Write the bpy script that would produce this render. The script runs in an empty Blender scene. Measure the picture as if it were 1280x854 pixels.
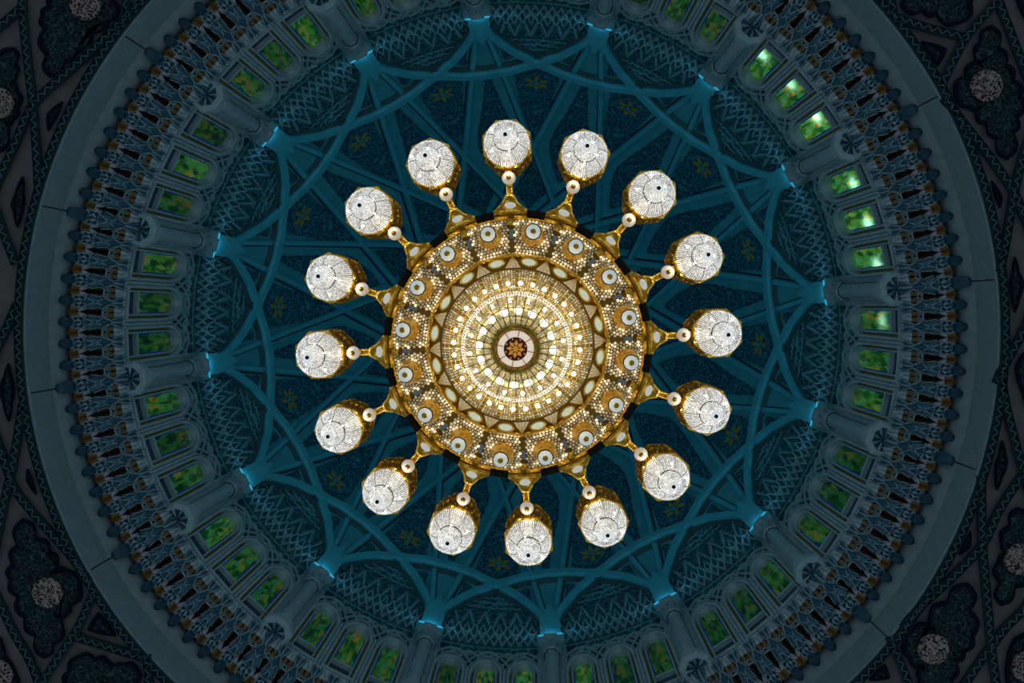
import bpy, math, random
from mathutils import Vector, Matrix

# ------------------------------------------------------------------ camera, world, lights, exposure
SC = bpy.context.scene
COL = SC.collection
Z0 = 1.5                                   # eye height; every height below is counted from here
F = 1300.0                                 # focal length in pixels of the 1280 wide frame
cam_data = bpy.data.cameras.new('camera')
cam_data.sensor_width = 36.0
cam_data.lens = 36.0 * F / 1280.0
cam_data.clip_end = 200
cam = bpy.data.objects.new('camera', cam_data)
COL.objects.link(cam)
_a, _b = math.radians(1.95726431), math.radians(-1.26829018)
_Rx = Matrix(((1, 0, 0), (0, math.cos(_a), -math.sin(_a)), (0, math.sin(_a), math.cos(_a))))
_Ry = Matrix(((math.cos(_b), 0, math.sin(_b)), (0, 1, 0), (-math.sin(_b), 0, math.cos(_b))))
_R = _Rx @ _Ry
_right = Vector((_R[0][0], -_R[1][0], _R[2][0]))
_up = Vector((_R[0][1], -_R[1][1], _R[2][1]))
_fwd = Vector((_R[0][2], -_R[1][2], _R[2][2]))
_M = Matrix((_right, _up, -_fwd)).transposed().to_4x4()
_M.translation = Vector((0.62444, -0.69391, Z0))
cam.matrix_world = _M
SC.camera = cam

world = bpy.data.worlds.new('world')
SC.world = world
world.use_nodes = True
_bg = world.node_tree.nodes['Background']
_bg.inputs[0].default_value = (0.72, 0.87, 0.95, 1)
_bg.inputs[1].default_value = 0.53

BOWL_FILL_POWER = 2.2
ARM_FILL_POWER = 1.6
COVE_COLOR = (0.10, 0.68, 1.0)
COVE_POWER = 6.0
SC.view_settings.view_transform = 'Standard'
SC.view_settings.look = 'None'
SC.view_settings.exposure = 0.0
SC.view_settings.gamma = 1.0
SC.view_settings.use_curve_mapping = False

PI = math.pi
rnd = random.Random(7)
NB = 16                                    # bays of the dome
COLUMN_ANGLE = -6.7                        # world angle (degrees) of one column
STEP = 22.5

def lamp(name, kind, loc, power, color, size=0.3, size_y=None, aim=None):
    d = bpy.data.lights.new(name, kind)
    d.energy = power
    d.color = color
    if kind == 'AREA':
        d.size = size
        if size_y:
            d.shape = 'RECTANGLE'
            d.size_y = size_y
    else:
        d.shadow_soft_size = size
    o = bpy.data.objects.new(name, d)
    COL.objects.link(o)
    o.location = loc
    if aim is not None:
        o.rotation_euler = (Vector(aim) - Vector(loc)).to_track_quat('-Z', 'Y').to_euler()
    return o

for k in range(NB):                        # uplights lying on the capitals, hidden behind the ledge
    t = math.radians(COLUMN_ANGLE + STEP * k)
    c, s = math.cos(t), math.sin(t)
    lamp('cove_light', 'AREA', (9.30 * c, 9.30 * s, 31.24 + Z0), COVE_POWER, COVE_COLOR, 0.5, 0.12,
         (3.0 * c, 3.0 * s, 42.0 + Z0))

# ------------------------------------------------------------------ materials
def mat(name, color, rough=0.5, metal=0.0, emit=None, estr=0.0, spec=0.5):
    m = bpy.data.materials.new(name)
    m.use_nodes = True
    p = m.node_tree.nodes['Principled BSDF']
    p.inputs['Base Color'].default_value = (*color, 1)
    p.inputs['Roughness'].default_value = rough
    p.inputs['Metallic'].default_value = metal
    p.inputs['Specular IOR Level'].default_value = spec
    if emit:
        p.inputs['Emission Color'].default_value = (*emit, 1)
        p.inputs['Emission Strength'].default_value = estr
    return m

class NT:
    """small wrapper for wiring shader nodes"""
    def __init__(self, m):
        self.t = m.node_tree
        self.p = self.t.nodes['Principled BSDF']
    def n(self, typ, **kw):
        x = self.t.nodes.new(typ)
        for k, v in kw.items():
            setattr(x, k, v)
        return x
    def l(self, a, b):
        self.t.links.new(a, b)
    def math(self, op, a, b=None, c=None):
        x = self.n('ShaderNodeMath', operation=op)
        for i, v in enumerate((a, b, c)):
            if v is None:
                continue
            if isinstance(v, (int, float)):
                x.inputs[i].default_value = v
            else:
                self.l(v, x.inputs[i])
        return x.outputs[0]
    def ramp(self, fac, stops, mode='LINEAR'):
        x = self.n('ShaderNodeValToRGB')
        x.color_ramp.interpolation = mode
        e = x.color_ramp.elements
        while len(e) < len(stops):
            e.new(0.5)
        for el, (pos, c) in zip(e, stops):
            el.position = pos
            el.color = (*c, 1)
        self.l(fac, x.inputs[0])
        return x.outputs[0]
    def mix(self, fac, a, b):
        x = self.n('ShaderNodeMix', data_type='RGBA')
        for i, v in ((0, fac), (6, a), (7, b)):
            if isinstance(v, (int, float)):
                x.inputs[i].default_value = v
            elif isinstance(v, tuple):
                x.inputs[i].default_value = (*v, 1)
            else:
                self.l(v, x.inputs[i])
        return x.outputs[2]

def weathered(m, c1, c2, scale=3.0, detail=4.0):
    t = NT(m)
    tc = t.n('ShaderNodeTexCoord')
    nz = t.n('ShaderNodeTexNoise')
    nz.inputs['Scale'].default_value = scale
    nz.inputs['Detail'].default_value = detail
    t.l(tc.outputs['Object'], nz.inputs['Vector'])
    t.l(t.ramp(nz.outputs[0], [(0.35, c1), (0.65, c2)]), t.p.inputs['Base Color'])
    return m

def arabesque(name, ground, scroll, light, gold, scale, rosette=0.0, line=0.06):
    """carved scrollwork: winding stems on a dark ground, leaf flecks, gilt buds and an optional rosette at the piece's own origin"""
    m = mat(name, ground, 0.75, spec=0.12)
    t = NT(m)
    tc = t.n('ShaderNodeTexCoord')
    co = tc.outputs['Object']
    nz = t.n('ShaderNodeTexNoise')
    nz.inputs['Scale'].default_value = scale * 0.5
    t.l(co, nz.inputs['Vector'])
    ad = t.n('ShaderNodeVectorMath', operation='MULTIPLY_ADD')
    t.l(nz.outputs['Color'], ad.inputs[0])
    ad.inputs[1].default_value = (0.5, 0.5, 0.5)
    t.l(co, ad.inputs[2])
    v = t.n('ShaderNodeTexVoronoi', feature='DISTANCE_TO_EDGE')
    v.inputs['Scale'].default_value = scale
    t.l(ad.outputs[0], v.inputs['Vector'])
    v2 = t.n('ShaderNodeTexVoronoi', feature='F1')
    v2.inputs['Scale'].default_value = scale * 1.7
    t.l(ad.outputs[0], v2.inputs['Vector'])
    stem = t.math('LESS_THAN', v.outputs['Distance'], line)
    fleck = t.math('LESS_THAN', v2.outputs['Distance'], 0.22)
    sep = t.n('ShaderNodeSeparateColor')
    t.l(v2.outputs['Color'], sep.inputs[0])
    bud = t.math('MULTIPLY', fleck, t.math('GREATER_THAN', sep.outputs[0], 0.84))
    c = t.mix(stem, ground, scroll)
    c = t.mix(fleck, c, light)
    c = t.mix(bud, c, gold)
    if rosette > 0:
        sx = t.n('ShaderNodeSeparateXYZ')
        t.l(co, sx.inputs[0])
        ang = t.math('ARCTAN2', sx.outputs[1], sx.outputs[0])
        rad = t.math('SQRT', t.math('ADD', t.math('POWER', sx.outputs[0], 2.0), t.math('POWER', sx.outputs[1], 2.0)))
        pet = t.math('MULTIPLY_ADD', t.math('COSINE', t.math('MULTIPLY', ang, 6.0)), 0.3, 0.7)
        lim = t.math('MULTIPLY', pet, rosette)
        inside = t.math('MULTIPLY', t.math('LESS_THAN', rad, lim), t.math('GREATER_THAN', rad, rosette * 0.36))
        core = t.math('LESS_THAN', rad, rosette * 0.22)
        halo = t.math('MULTIPLY', t.math('LESS_THAN', rad, rosette * 1.15), t.math('GREATER_THAN', rad, rosette * 1.02))
        c = t.mix(t.math('MULTIPLY', inside, t.math('GREATER_THAN', nz.outputs[0], 0.38)), c, gold)
        c = t.mix(core, c, scroll)
        c = t.mix(t.math('MULTIPLY', halo, t.math('GREATER_THAN', nz.outputs[0], 0.52)), c, light)
    t.l(c, t.p.inputs['Base Color'])
    b = t.n('ShaderNodeBump')
    b.inputs['Strength'].default_value = 0.5
    b.inputs['Distance'].default_value = 0.03
    t.l(t.math('ADD', stem, fleck), b.inputs['Height'])
    t.l(b.outputs[0], t.p.inputs['Normal'])
    return m

M = {}
M['dome'] = weathered(mat('dome_plaster', (0.06, 0.3, 0.38), 0.7), (0.06, 0.33, 0.38), (0.085, 0.40, 0.46), 2.0)
M['rib'] = weathered(mat('rib_plaster', (0.07, 0.34, 0.43), 0.55), (0.075, 0.38, 0.44), (0.10, 0.45, 0.51), 1.5)
M['panel'] = arabesque('dome_arabesque', (0.014, 0.075, 0.115), (0.06, 0.29, 0.32), (0.03, 0.15, 0.28), (0.15, 0.16, 0.06), 5.0)
M['kite'] = arabesque('dome_arabesque_rosette', (0.014, 0.075, 0.115), (0.06, 0.29, 0.32), (0.03, 0.15, 0.28), (0.46, 0.27, 0.03), 5.0, 0.44)
M['lunette'] = arabesque('lunette_ground', (0.03, 0.11, 0.135), (0.15, 0.38, 0.42), (0.05, 0.19, 0.23), (0.14, 0.16, 0.08), 4.2)
M['lattice'] = mat('lattice_plaster', (0.46, 0.62, 0.65), 0.6)
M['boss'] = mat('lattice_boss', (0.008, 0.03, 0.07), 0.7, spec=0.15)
M['soffit_shade_strip'] = mat('soffit_shade', (0.085, 0.15, 0.165), 0.6)
M['spandrel'] = arabesque('spandrel_ground', (0.05, 0.06, 0.055), (0.12, 0.15, 0.14), (0.09, 0.085, 0.06), (0.20, 0.13, 0.05), 6.0)
M['plaster'] = weathered(mat('drum_plaster', (0.3, 0.4, 0.44), 0.5), (0.44, 0.54, 0.58), (0.56, 0.66, 0.70), 3.0)
M['shaft'] = weathered(mat('column_stone', (0.24, 0.36, 0.41), 0.4), (0.34, 0.46, 0.51), (0.44, 0.55, 0.60), 4.0)
M['olive'] = weathered(mat('gilt_band', (0.16, 0.16, 0.05), 0.5, 0.2), (0.17, 0.18, 0.05), (0.30, 0.28, 0.09), 9.0)
M['slate'] = arabesque('sill_panel', (0.03, 0.07, 0.11), (0.09, 0.15, 0.2), (0.05, 0.12, 0.2), (0.1, 0.12, 0.06), 9.0)
M['bluelead'] = mat('blue_border_glass', (0.01, 0.03, 0.3), 0.15, 0.0, (0.01, 0.05, 0.55), 0.08)
M['marble'] = weathered(mat('marble', (0.20, 0.25, 0.28), 0.35), (0.20, 0.25, 0.275), (0.25, 0.30, 0.325), 5.0)
M['m_dark'] = weathered(mat('muqarnas_dark', (0.02, 0.07, 0.11), 0.5, spec=0.25), (0.015, 0.055, 0.085), (0.035, 0.10, 0.15), 6.0)
M['m_blue'] = weathered(mat('muqarnas_blue', (0.05, 0.16, 0.28), 0.4), (0.03, 0.12, 0.20), (0.07, 0.20, 0.30), 8.0)
M['m_pale'] = weathered(mat('muqarnas_pale', (0.25, 0.37, 0.42), 0.4), (0.20, 0.30, 0.34), (0.40, 0.48, 0.52), 10.0)
M['m_lav'] = mat('muqarnas_lavender', (0.36, 0.38, 0.52), 0.5)
M['m_gold'] = weathered(mat('muqarnas_gilt', (0.22, 0.12, 0.03), 0.5), (0.11, 0.065, 0.02), (0.20, 0.11, 0.028), 12.0)
M['m_brown'] = weathered(mat('muqarnas_brown', (0.09, 0.06, 0.05), 0.6, spec=0.15), (0.035, 0.032, 0.04), (0.10, 0.06, 0.035), 12.0)
M['stone'] = weathered(mat('ceiling_stone', (0.085, 0.08, 0.088), 0.7, spec=0.25), (0.080, 0.076, 0.083), (0.102, 0.096, 0.102), 3.0)
M['strap'] = mat('strap_ground', (0.012, 0.028, 0.036), 0.7, spec=0.15)
M['zig'] = mat('strap_zigzag', (0.055, 0.12, 0.125), 0.6)
M['cart'] = arabesque('cartouche', (0.003, 0.010, 0.016), (0.03, 0.075, 0.07), (0.012, 0.04, 0.08), (0.16, 0.075, 0.025), 7.0, 0, 0.035)
M['cartrim'] = mat('cartouche_edge', (0.003, 0.006, 0.016), 0.8, spec=0.05)
M['medal'] = arabesque('medallion', (0.02, 0.015, 0.02), (0.24, 0.20, 0.19), (0.07, 0.06, 0.06), (0.2, 0.15, 0.10), 9.0, 0, 0.12)
M['carpet'] = weathered(mat('carpet', (0.3, 0.36, 0.36), 0.9), (0.26, 0.32, 0.33), (0.34, 0.39, 0.38), 0.6)
def tinted(names, f):
    """shift the paint of the listed materials by the factors f"""
    for nme in names:
        for nd in M[nme].node_tree.nodes:
            if nd.type == 'VALTORGB':
                for el in nd.color_ramp.elements:
                    el.color = [min(1.0, a * b) for a, b in zip(el.color[:3], f)] + [1]
            elif nd.type == 'MIX':
                for i in (6, 7):
                    nd.inputs[i].default_value = [min(1.0, a * b) for a, b in zip(nd.inputs[i].default_value[:3], f)] + [1]
            elif nd.type == 'BSDF_PRINCIPLED':
                nd.inputs['Base Color'].default_value = [min(1.0, a * b) for a, b in zip(nd.inputs['Base Color'].default_value[:3], f)] + [1]
tinted(['dome', 'rib', 'panel', 'kite'], (0.98, 1.30, 1.40))
tinted(['lunette', 'lattice', 'boss', 'strap', 'zig', 'm_dark', 'm_blue'], (0.64, 0.94, 1.04))
tinted(['plaster', 'shaft', 'marble', 'm_pale'], (0.76, 0.95, 1.04))
# chandelier
M['gold'] = weathered(mat('gold', (0.8, 0.5, 0.09), 0.3, 0.75), (0.75, 0.42, 0.03), (0.98, 0.62, 0.09), 5.0)
def chased(m, scale, depth):
    t = NT(m)
    tc = t.n('ShaderNodeTexCoord')
    v = t.n('ShaderNodeTexVoronoi', feature='SMOOTH_F1')
    v.inputs['Scale'].default_value = scale
    t.l(tc.outputs['Object'], v.inputs['Vector'])
    b = t.n('ShaderNodeBump')
    b.inputs['Strength'].default_value = 0.9
    b.inputs['Distance'].default_value = depth
    t.l(v.outputs['Distance'], b.inputs['Height'])
    t.l(b.outputs[0], t.p.inputs['Normal'])
chased(M['gold'], 14.0, 0.05)
M['golddark'] = mat('gold_deep', (0.34, 0.19, 0.03), 0.38, 0.7)  # deeper gold tone for backing plates, bars, gem band and wires
M['black'] = mat('blackened_metal', (0.03, 0.025, 0.02), 0.25, 0.8)
M['silver'] = mat('silver_cuff', (0.75, 0.75, 0.78), 0.2, 1.0)
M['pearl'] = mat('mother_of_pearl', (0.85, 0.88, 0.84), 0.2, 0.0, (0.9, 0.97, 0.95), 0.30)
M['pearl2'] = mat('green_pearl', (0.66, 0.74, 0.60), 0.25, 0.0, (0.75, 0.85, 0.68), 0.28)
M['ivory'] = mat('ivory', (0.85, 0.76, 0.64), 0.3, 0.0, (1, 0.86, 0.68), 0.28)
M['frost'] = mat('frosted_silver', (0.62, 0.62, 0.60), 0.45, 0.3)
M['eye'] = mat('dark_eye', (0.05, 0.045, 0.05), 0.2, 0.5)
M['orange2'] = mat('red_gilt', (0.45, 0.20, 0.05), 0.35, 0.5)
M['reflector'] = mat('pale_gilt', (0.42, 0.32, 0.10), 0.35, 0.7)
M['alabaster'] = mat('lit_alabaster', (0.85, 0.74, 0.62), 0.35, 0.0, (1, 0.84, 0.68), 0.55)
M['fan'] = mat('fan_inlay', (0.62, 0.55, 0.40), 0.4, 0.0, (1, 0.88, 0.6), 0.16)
M['ruby'] = mat('medallion_red', (0.14, 0.015, 0.02), 0.35, 0.0, (0.3, 0.02, 0.02), 0.05)
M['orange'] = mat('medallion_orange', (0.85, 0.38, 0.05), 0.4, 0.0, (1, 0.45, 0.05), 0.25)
M['bulb'] = mat('lit_bulb', (1, 1, 1), 0.3, 0.0, (1, 0.93, 0.80), 16.0)
M['bulbsoft'] = mat('lit_bulb_frosted', (1, 1, 1), 0.3, 0.0, (1, 0.94, 0.80), 2.2)
M['bulbcool'] = mat('lit_bulb_cool', (1, 1, 1), 0.3, 0.0, (1.0, 0.95, 0.88), 20.0)

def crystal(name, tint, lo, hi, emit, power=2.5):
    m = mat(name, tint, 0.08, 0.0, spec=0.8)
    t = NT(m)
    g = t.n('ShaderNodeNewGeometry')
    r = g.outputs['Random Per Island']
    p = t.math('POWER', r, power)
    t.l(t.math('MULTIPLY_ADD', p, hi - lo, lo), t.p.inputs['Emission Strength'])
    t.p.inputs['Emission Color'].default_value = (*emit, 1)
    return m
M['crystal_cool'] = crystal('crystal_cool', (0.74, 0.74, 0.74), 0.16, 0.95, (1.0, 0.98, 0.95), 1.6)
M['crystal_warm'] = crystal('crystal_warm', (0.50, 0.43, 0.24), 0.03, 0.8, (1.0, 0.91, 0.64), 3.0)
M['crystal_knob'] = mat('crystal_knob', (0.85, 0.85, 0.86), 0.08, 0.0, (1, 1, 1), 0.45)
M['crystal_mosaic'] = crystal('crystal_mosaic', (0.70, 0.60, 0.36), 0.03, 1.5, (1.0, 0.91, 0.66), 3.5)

def stained(name):
    """lit stained glass: a leaf and flower mosaic; how bright each window stands against the daylight comes from the object's own colour"""
    m = mat(name, (0.02, 0.08, 0.02), 0.15)
    t = NT(m)
    tc = t.n('ShaderNodeTexCoord')
    oi = t.n('ShaderNodeObjectInfo')
    off = t.n('ShaderNodeVectorMath', operation='MULTIPLY_ADD')
    t.l(oi.outputs['Color'], off.inputs[0])
    off.inputs[1].default_value = (0.0, 3.7, 9.1)
    t.l(tc.outputs['Object'], off.inputs[2])
    sq = t.n('ShaderNodeVectorMath', operation='MULTIPLY')
    t.l(off.outputs[0], sq.inputs[0])
    sq.inputs[1].default_value = (1.0, 1.0, 0.24)
    off = sq
    v = t.n('ShaderNodeTexVoronoi', feature='F1')
    v.inputs['Scale'].default_value = 10.0
    t.l(off.outputs[0], v.inputs['Vector'])
    nz = t.n('ShaderNodeTexNoise')
    nz.inputs['Scale'].default_value = 4.2
    nz.inputs['Detail'].default_value = 5
    t.l(off.outputs[0], nz.inputs['Vector'])
    sep = t.n('ShaderNodeSeparateColor')
    t.l(v.outputs['Color'], sep.inputs[0])
    k = t.math('ADD', t.math('MULTIPLY', sep.outputs[0], 0.36), t.math('MULTIPLY', nz.outputs[0], 0.70))
    c = t.ramp(k, [(0.24, (0.002, 0.012, 0.003)), (0.42, (0.008, 0.07, 0.008)), (0.54, (0.05, 0.15, 0.004)),
                   (0.64, (0.012, 0.20, 0.06)), (0.74, (0.20, 0.16, 0.004)), (0.86, (0.14, 0.035, 0.004))])
    so = t.n('ShaderNodeSeparateColor')
    t.l(oi.outputs['Color'], so.inputs[0])
    t.l(c, t.p.inputs['Emission Color'])
    t.l(so.outputs[0], t.p.inputs['Emission Strength'])
    t.l(c, t.p.inputs['Base Color'])
    return m
M['glass'] = stained('stained_glass')
def sunlit(name):
    """the same glass where the sun stands right behind it"""
    m = stained(name)
    t = NT(m)
    e = t.p.inputs['Emission Color'].links[0].from_socket
    tc = t.n('ShaderNodeTexCoord')
    oi = t.n('ShaderNodeObjectInfo')
    so = t.n('ShaderNodeSeparateColor')
    t.l(oi.outputs['Color'], so.inputs[0])
    sx = t.n('ShaderNodeSeparateXYZ')
    t.l(tc.outputs['Object'], sx.inputs[0])
    dx = t.math('SUBTRACT', sx.outputs[1], t.math('MULTIPLY_ADD', so.outputs[1], 0.5, -0.25))
    dz = t.math('MULTIPLY', t.math('SUBTRACT', sx.outputs[2], -0.55), 0.55)
    d = t.math('SQRT', t.math('ADD', t.math('POWER', dx, 2.0), t.math('POWER', dz, 2.0)))
    g = t.math('POWER', 2.718, t.math('MULTIPLY', t.math('POWER', d, 2.0), -24.0))
    t.l(t.mix(t.math('MULTIPLY', g, 0.30), e, (0.35, 0.75, 0.60)), t.p.inputs['Emission Color'])
    t.l(t.math('MULTIPLY', so.outputs[0], t.math('MULTIPLY_ADD', g, 3.6, 0.75)), t.p.inputs['Emission Strength'])
    return m
M['glass_sun'] = sunlit('stained_glass_sun_behind')
M['strip'] = mat('cove_strip', (0.1, 0.5, 0.7), 0.4, 0.0, (0.05, 0.62, 1.0), 0.55)

# ------------------------------------------------------------------ mesh helpers
class MB:
    """collects vertices and faces of one mesh"""
    def __init__(self):
        self.v, self.f, self.m = [], [], []
    def pts(self, ps):
        i = len(self.v)
        self.v += [tuple(p) for p in ps]
        return list(range(i, i + len(ps)))
    def face(self, idx, m=0):
        self.f.append(tuple(idx))
        self.m.append(m)
    def poly(self, ps, m=0):
        self.face(self.pts(ps), m)
    def loft(self, rings, closed=True, cap0=False, cap1=False, m=0):
        ids = [self.pts(r) for r in rings]
        n = len(rings[0])
        for a, b in zip(ids, ids[1:]):
            for j in range(n if closed else n - 1):
                k = (j + 1) % n
                self.face((a[j], a[k], b[k], b[j]), m)
        if cap0:
            self.face(ids[0][::-1], m)
        if cap1:
            self.face(ids[-1], m)
    def lathe(self, prof, n=24, a0=0.0, a1=360.0, m=0, phase=0.0, caps=False):
        full = abs(a1 - a0) >= 359.99
        cnt = n if full else n + 1
        rings = []
        for R, h in prof:
            rings.append([(R * math.cos(math.radians(a0 + phase + (a1 - a0) * j / n)),
                           R * math.sin(math.radians(a0 + phase + (a1 - a0) * j / n)), h) for j in range(cnt)])
        self.loft(rings, full, caps, caps, m)
    def tube(self, path, r, n=8, m=0, cap=True):
        rings = []
        for i, p in enumerate(path):
            p = Vector(p)
            d = (Vector(path[min(i + 1, len(path) - 1)]) - Vector(path[max(i - 1, 0)])).normalized()
            a = d.cross(Vector((0, 0, 1)))
            if a.length < 1e-3:
                a = d.cross(Vector((1, 0, 0)))
            a.normalize()
            b = d.cross(a)
            rr = r[i] if isinstance(r, (list, tuple)) else r
            rings.append([p + rr * (math.cos(2 * PI * j / n) * a + math.sin(2 * PI * j / n) * b) for j in range(n)])
        self.loft(rings, True, cap, cap, m)
    def bar(self, a, b, w, hgt, nrm, m=0):
        """box beam from a to b, w wide, standing hgt along nrm"""
        a, b, nrm = Vector(a), Vector(b), Vector(nrm).normalized()
        s = (b - a).cross(nrm)
        if s.length < 1e-9:
            return
        s = s.normalized() * (w / 2)
        q = []
        for p in (a, b):
            q.append([p - s, p + s, p + s * 0.7 + nrm * hgt, p - s * 0.7 + nrm * hgt])
        self.loft(q, True, True, True, m)
    def box(self, c, sx, sy, sz, m=0, rot=None):
        vs = []
        for dz in (-1, 1):
            r = []
            for dx, dy in ((-1, -1), (1, -1), (1, 1), (-1, 1)):
                p = Vector((dx * sx / 2, dy * sy / 2, dz * sz / 2))
                if rot is not None:
                    p = rot @ p
                r.append(Vector(c) + p)
            vs.append(r)
        self.loft(vs, True, True, True, m)
    def octa(self, c, a, b, e, m=0):
        """octahedral bead with half axes a, b, e"""
        c, a, b, e = Vector(c), Vector(a), Vector(b), Vector(e)
        i = self.pts([c + a, c + b, c - a, c - b, c + e, c - e])
        for j in range(4):
            k = (j + 1) % 4
            self.face((i[j], i[k], i[4]), m)
            self.face((i[k], i[j], i[5]), m)
    def mesh(self, name, mats, smooth=False, frame=None):
        me = bpy.data.meshes.new(name)
        vs = self.v
        if frame is not None:
            inv = frame.inverted()
            vs = [inv @ Vector(p) for p in vs]
        me.from_pydata([tuple(p) for p in vs], [], self.f)
        mats = mats if isinstance(mats, (list, tuple)) else [mats]
        for x in mats:
            me.materials.append(x)
        if len(mats) > 1:
            me.polygons.foreach_set('material_index', self.m)
        if smooth:
            me.polygons.foreach_set('use_smooth', [True] * len(me.polygons))
        me.update()
        return me
    def build(self, name, mats, parent=None, smooth=False, frame=None, kind=None):
        o = bpy.data.objects.new(name, self.mesh(name, mats, smooth, frame))
        COL.objects.link(o)
        if parent is not None:
            o.parent = parent
        if frame is not None:
            o.matrix_local = frame
        if kind:
            o['kind'] = kind
        return o

def link_copy(o, parent=None, rotz=None):
    c = o.copy()
    COL.objects.link(c)
    if parent is not None:
        c.parent = parent
    if rotz is not None:
        c.matrix_local = Matrix.Rotation(rotz, 4, 'Z') @ o.matrix_local
    return c

KIDS = {}
def copy_tree(o, parent=None, rotz=None):
    """a thing with copies of its parts and their sub-parts, meshes shared"""
    c = link_copy(o, parent, rotz)
    for ch in KIDS.get(o.name, []):
        copy_tree(ch, c)
    return c
def kids(o, *ch):
    KIDS.setdefault(o.name, []).extend(ch)
    for x in ch:
        x.parent = o
    return o

def empty(name, loc=(0, 0, Z0), rz=0.0):
    o = bpy.data.objects.new(name, None)
    o.empty_display_size = 0.3
    COL.objects.link(o)
    o.location = loc
    o.rotation_euler = (0, 0, rz)
    return o

def tag(o, label=None, cat=None, group=None, kind=None):
    for k, v in (('label', label), ('category', cat), ('group', group), ('kind', kind)):
        if v:
            o[k] = v
    return o

def cyl(R, deg, h):
    t = math.radians(deg)
    return Vector((R * math.cos(t), R * math.sin(t), h))

ORD = ['first', 'second', 'third', 'fourth', 'fifth', 'sixth', 'seventh', 'eighth', 'ninth', 'tenth', 'eleventh', 'twelfth',
       'thirteenth', 'fourteenth', 'fifteenth', 'sixteenth']
# columns count clockwise from the one just right of the top of the picture; bay k follows column k
def column_deg(k):
    return -(74.1 - 0.0) - 0.1 + STEP * k
COL0 = COLUMN_ANGLE - 3 * STEP            # -74.2 in world degrees: column just right of the top

# ------------------------------------------------------------------ the dome's own profile
DA, DB, DH = 9.7, 13.0, 31.1
def dome_t(r):
    lo, hi = 0.0, PI / 2
    for _ in range(40):
        t = (lo + hi) / 2
        if F * DA * math.cos(t) / (DH + DB * math.sin(t)) > r:
            lo = t
        else:
            hi = t
    return (lo + hi) / 2
def dome(r, deg, off=0.0):
    """point of the vault seen r from the axis (r in the measure of F), off metres into the room"""
    t = dome_t(max(r, 0.01))
    R, h = DA * math.cos(t), DH + DB * math.sin(t)
    n = Vector((math.cos(t) / DA, math.sin(t) / DB)).normalized()
    return cyl(R - off * n.x, deg, h - off * n.y)
def dome_xy(x, y, off=0.0):
    return dome(math.hypot(x, y), math.degrees(math.atan2(y, x)), off)
def pol(r, deg):
    return Vector((r * math.cos(math.radians(deg)), r * math.sin(math.radians(deg))))
def spline(ps, n):
    """Catmull-Rom through 2D points"""
    ps = [Vector(p) for p in ps]
    ps = [2 * ps[0] - ps[1]] + ps + [2 * ps[-1] - ps[-2]]
    out = []
    for i in range(1, len(ps) - 2):
        for j in range(n):
            t = j / n
            a, b, c, d = ps[i - 1:i + 3]
            out.append(0.5 * (2 * b + (c - a) * t + (2 * a - 5 * b + 4 * c - d) * t * t + (3 * b - a - 3 * c + d) * t ** 3))
    out.append(ps[-2])
    return out

# ------------------------------------------------------------------ floor and dome
floor = MB()
floor.poly([(-30, -30, 0), (30, -30, 0), (30, 30, 0), (-30, 30, 0)])
tag(floor.build('floor', M['carpet']), 'pale carpeted floor of the hall under the dome', 'floor', None, 'structure')

mb = MB()
mb.lathe([(10.05, DH + 0.06), (10.0, DH + 0.02)] + [(DA * math.cos(t), DH + DB * math.sin(t)) for t in [PI / 2 * i / 40 for i in range(40)] + [PI / 2 - 0.002]], 96)
ceiling = mb.build('ceiling', M['dome'], None, True)
ceiling.location = (0, 0, Z0)
tag(ceiling, 'teal ribbed dome vault with dark arabesque panels above the chandelier', 'dome', None, 'structure')

def rib(name, path, w, d, w2=None):
    m = MB()
    rings = []
    for i, p in enumerate(path):
        q = path[min(i + 1, len(path) - 1)] - path[max(i - 1, 0)]
        nn = Vector((-q.y, q.x)).normalized()
        ww = w if w2 is None else w + (w2 - w) * i / (len(path) - 1)
        e = []
        for s, off in ((-0.5, -0.08), (-0.5, d * 0.55), (-0.34, d), (0.34, d), (0.5, d * 0.55), (0.5, -0.08)):
            x = p + nn * (s * ww)
            e.append(dome_xy(x.x, x.y, off))
        rings.append(e)
    m.loft(rings, True, True, True)
    return m

def arch_r(delta):
    """distance from the axis of the wide arch, delta degrees past the column it springs from"""
    tab = [(0, 404), (1.1, 382), (2.2, 368), (4.4, 355), (6.6, 345), (11.25, 332), (17, 322), (22.5, 319)]
    d = min(delta, 45 - delta)
    for (a, ra), (b, rb) in zip(tab, tab[1:]):
        if d <= b:
            return ra + (rb - ra) * (d - a) / (b - a)
    return tab[-1][1]
arch_path = spline([pol(arch_r(d), d) for d in (0.6, 1.4, 2.4, 4.4, 6.6, 9, 11.25, 14, 17, 20, 22.5, 25, 28, 31, 33.75, 36, 38.4, 40.6, 42.6, 43.6, 44.4)], 4)
TILT = math.radians(13.3)
def straight_path(sgn):
    out = []
    for i in range(40):
        s = 14 + i * 10.2
        p = Vector((400 - s * math.cos(TILT), sgn * s * math.sin(TILT)))
        out.append(p)
    return out
def column_world(k):
    return math.radians(COL0 + STEP * k)

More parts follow.
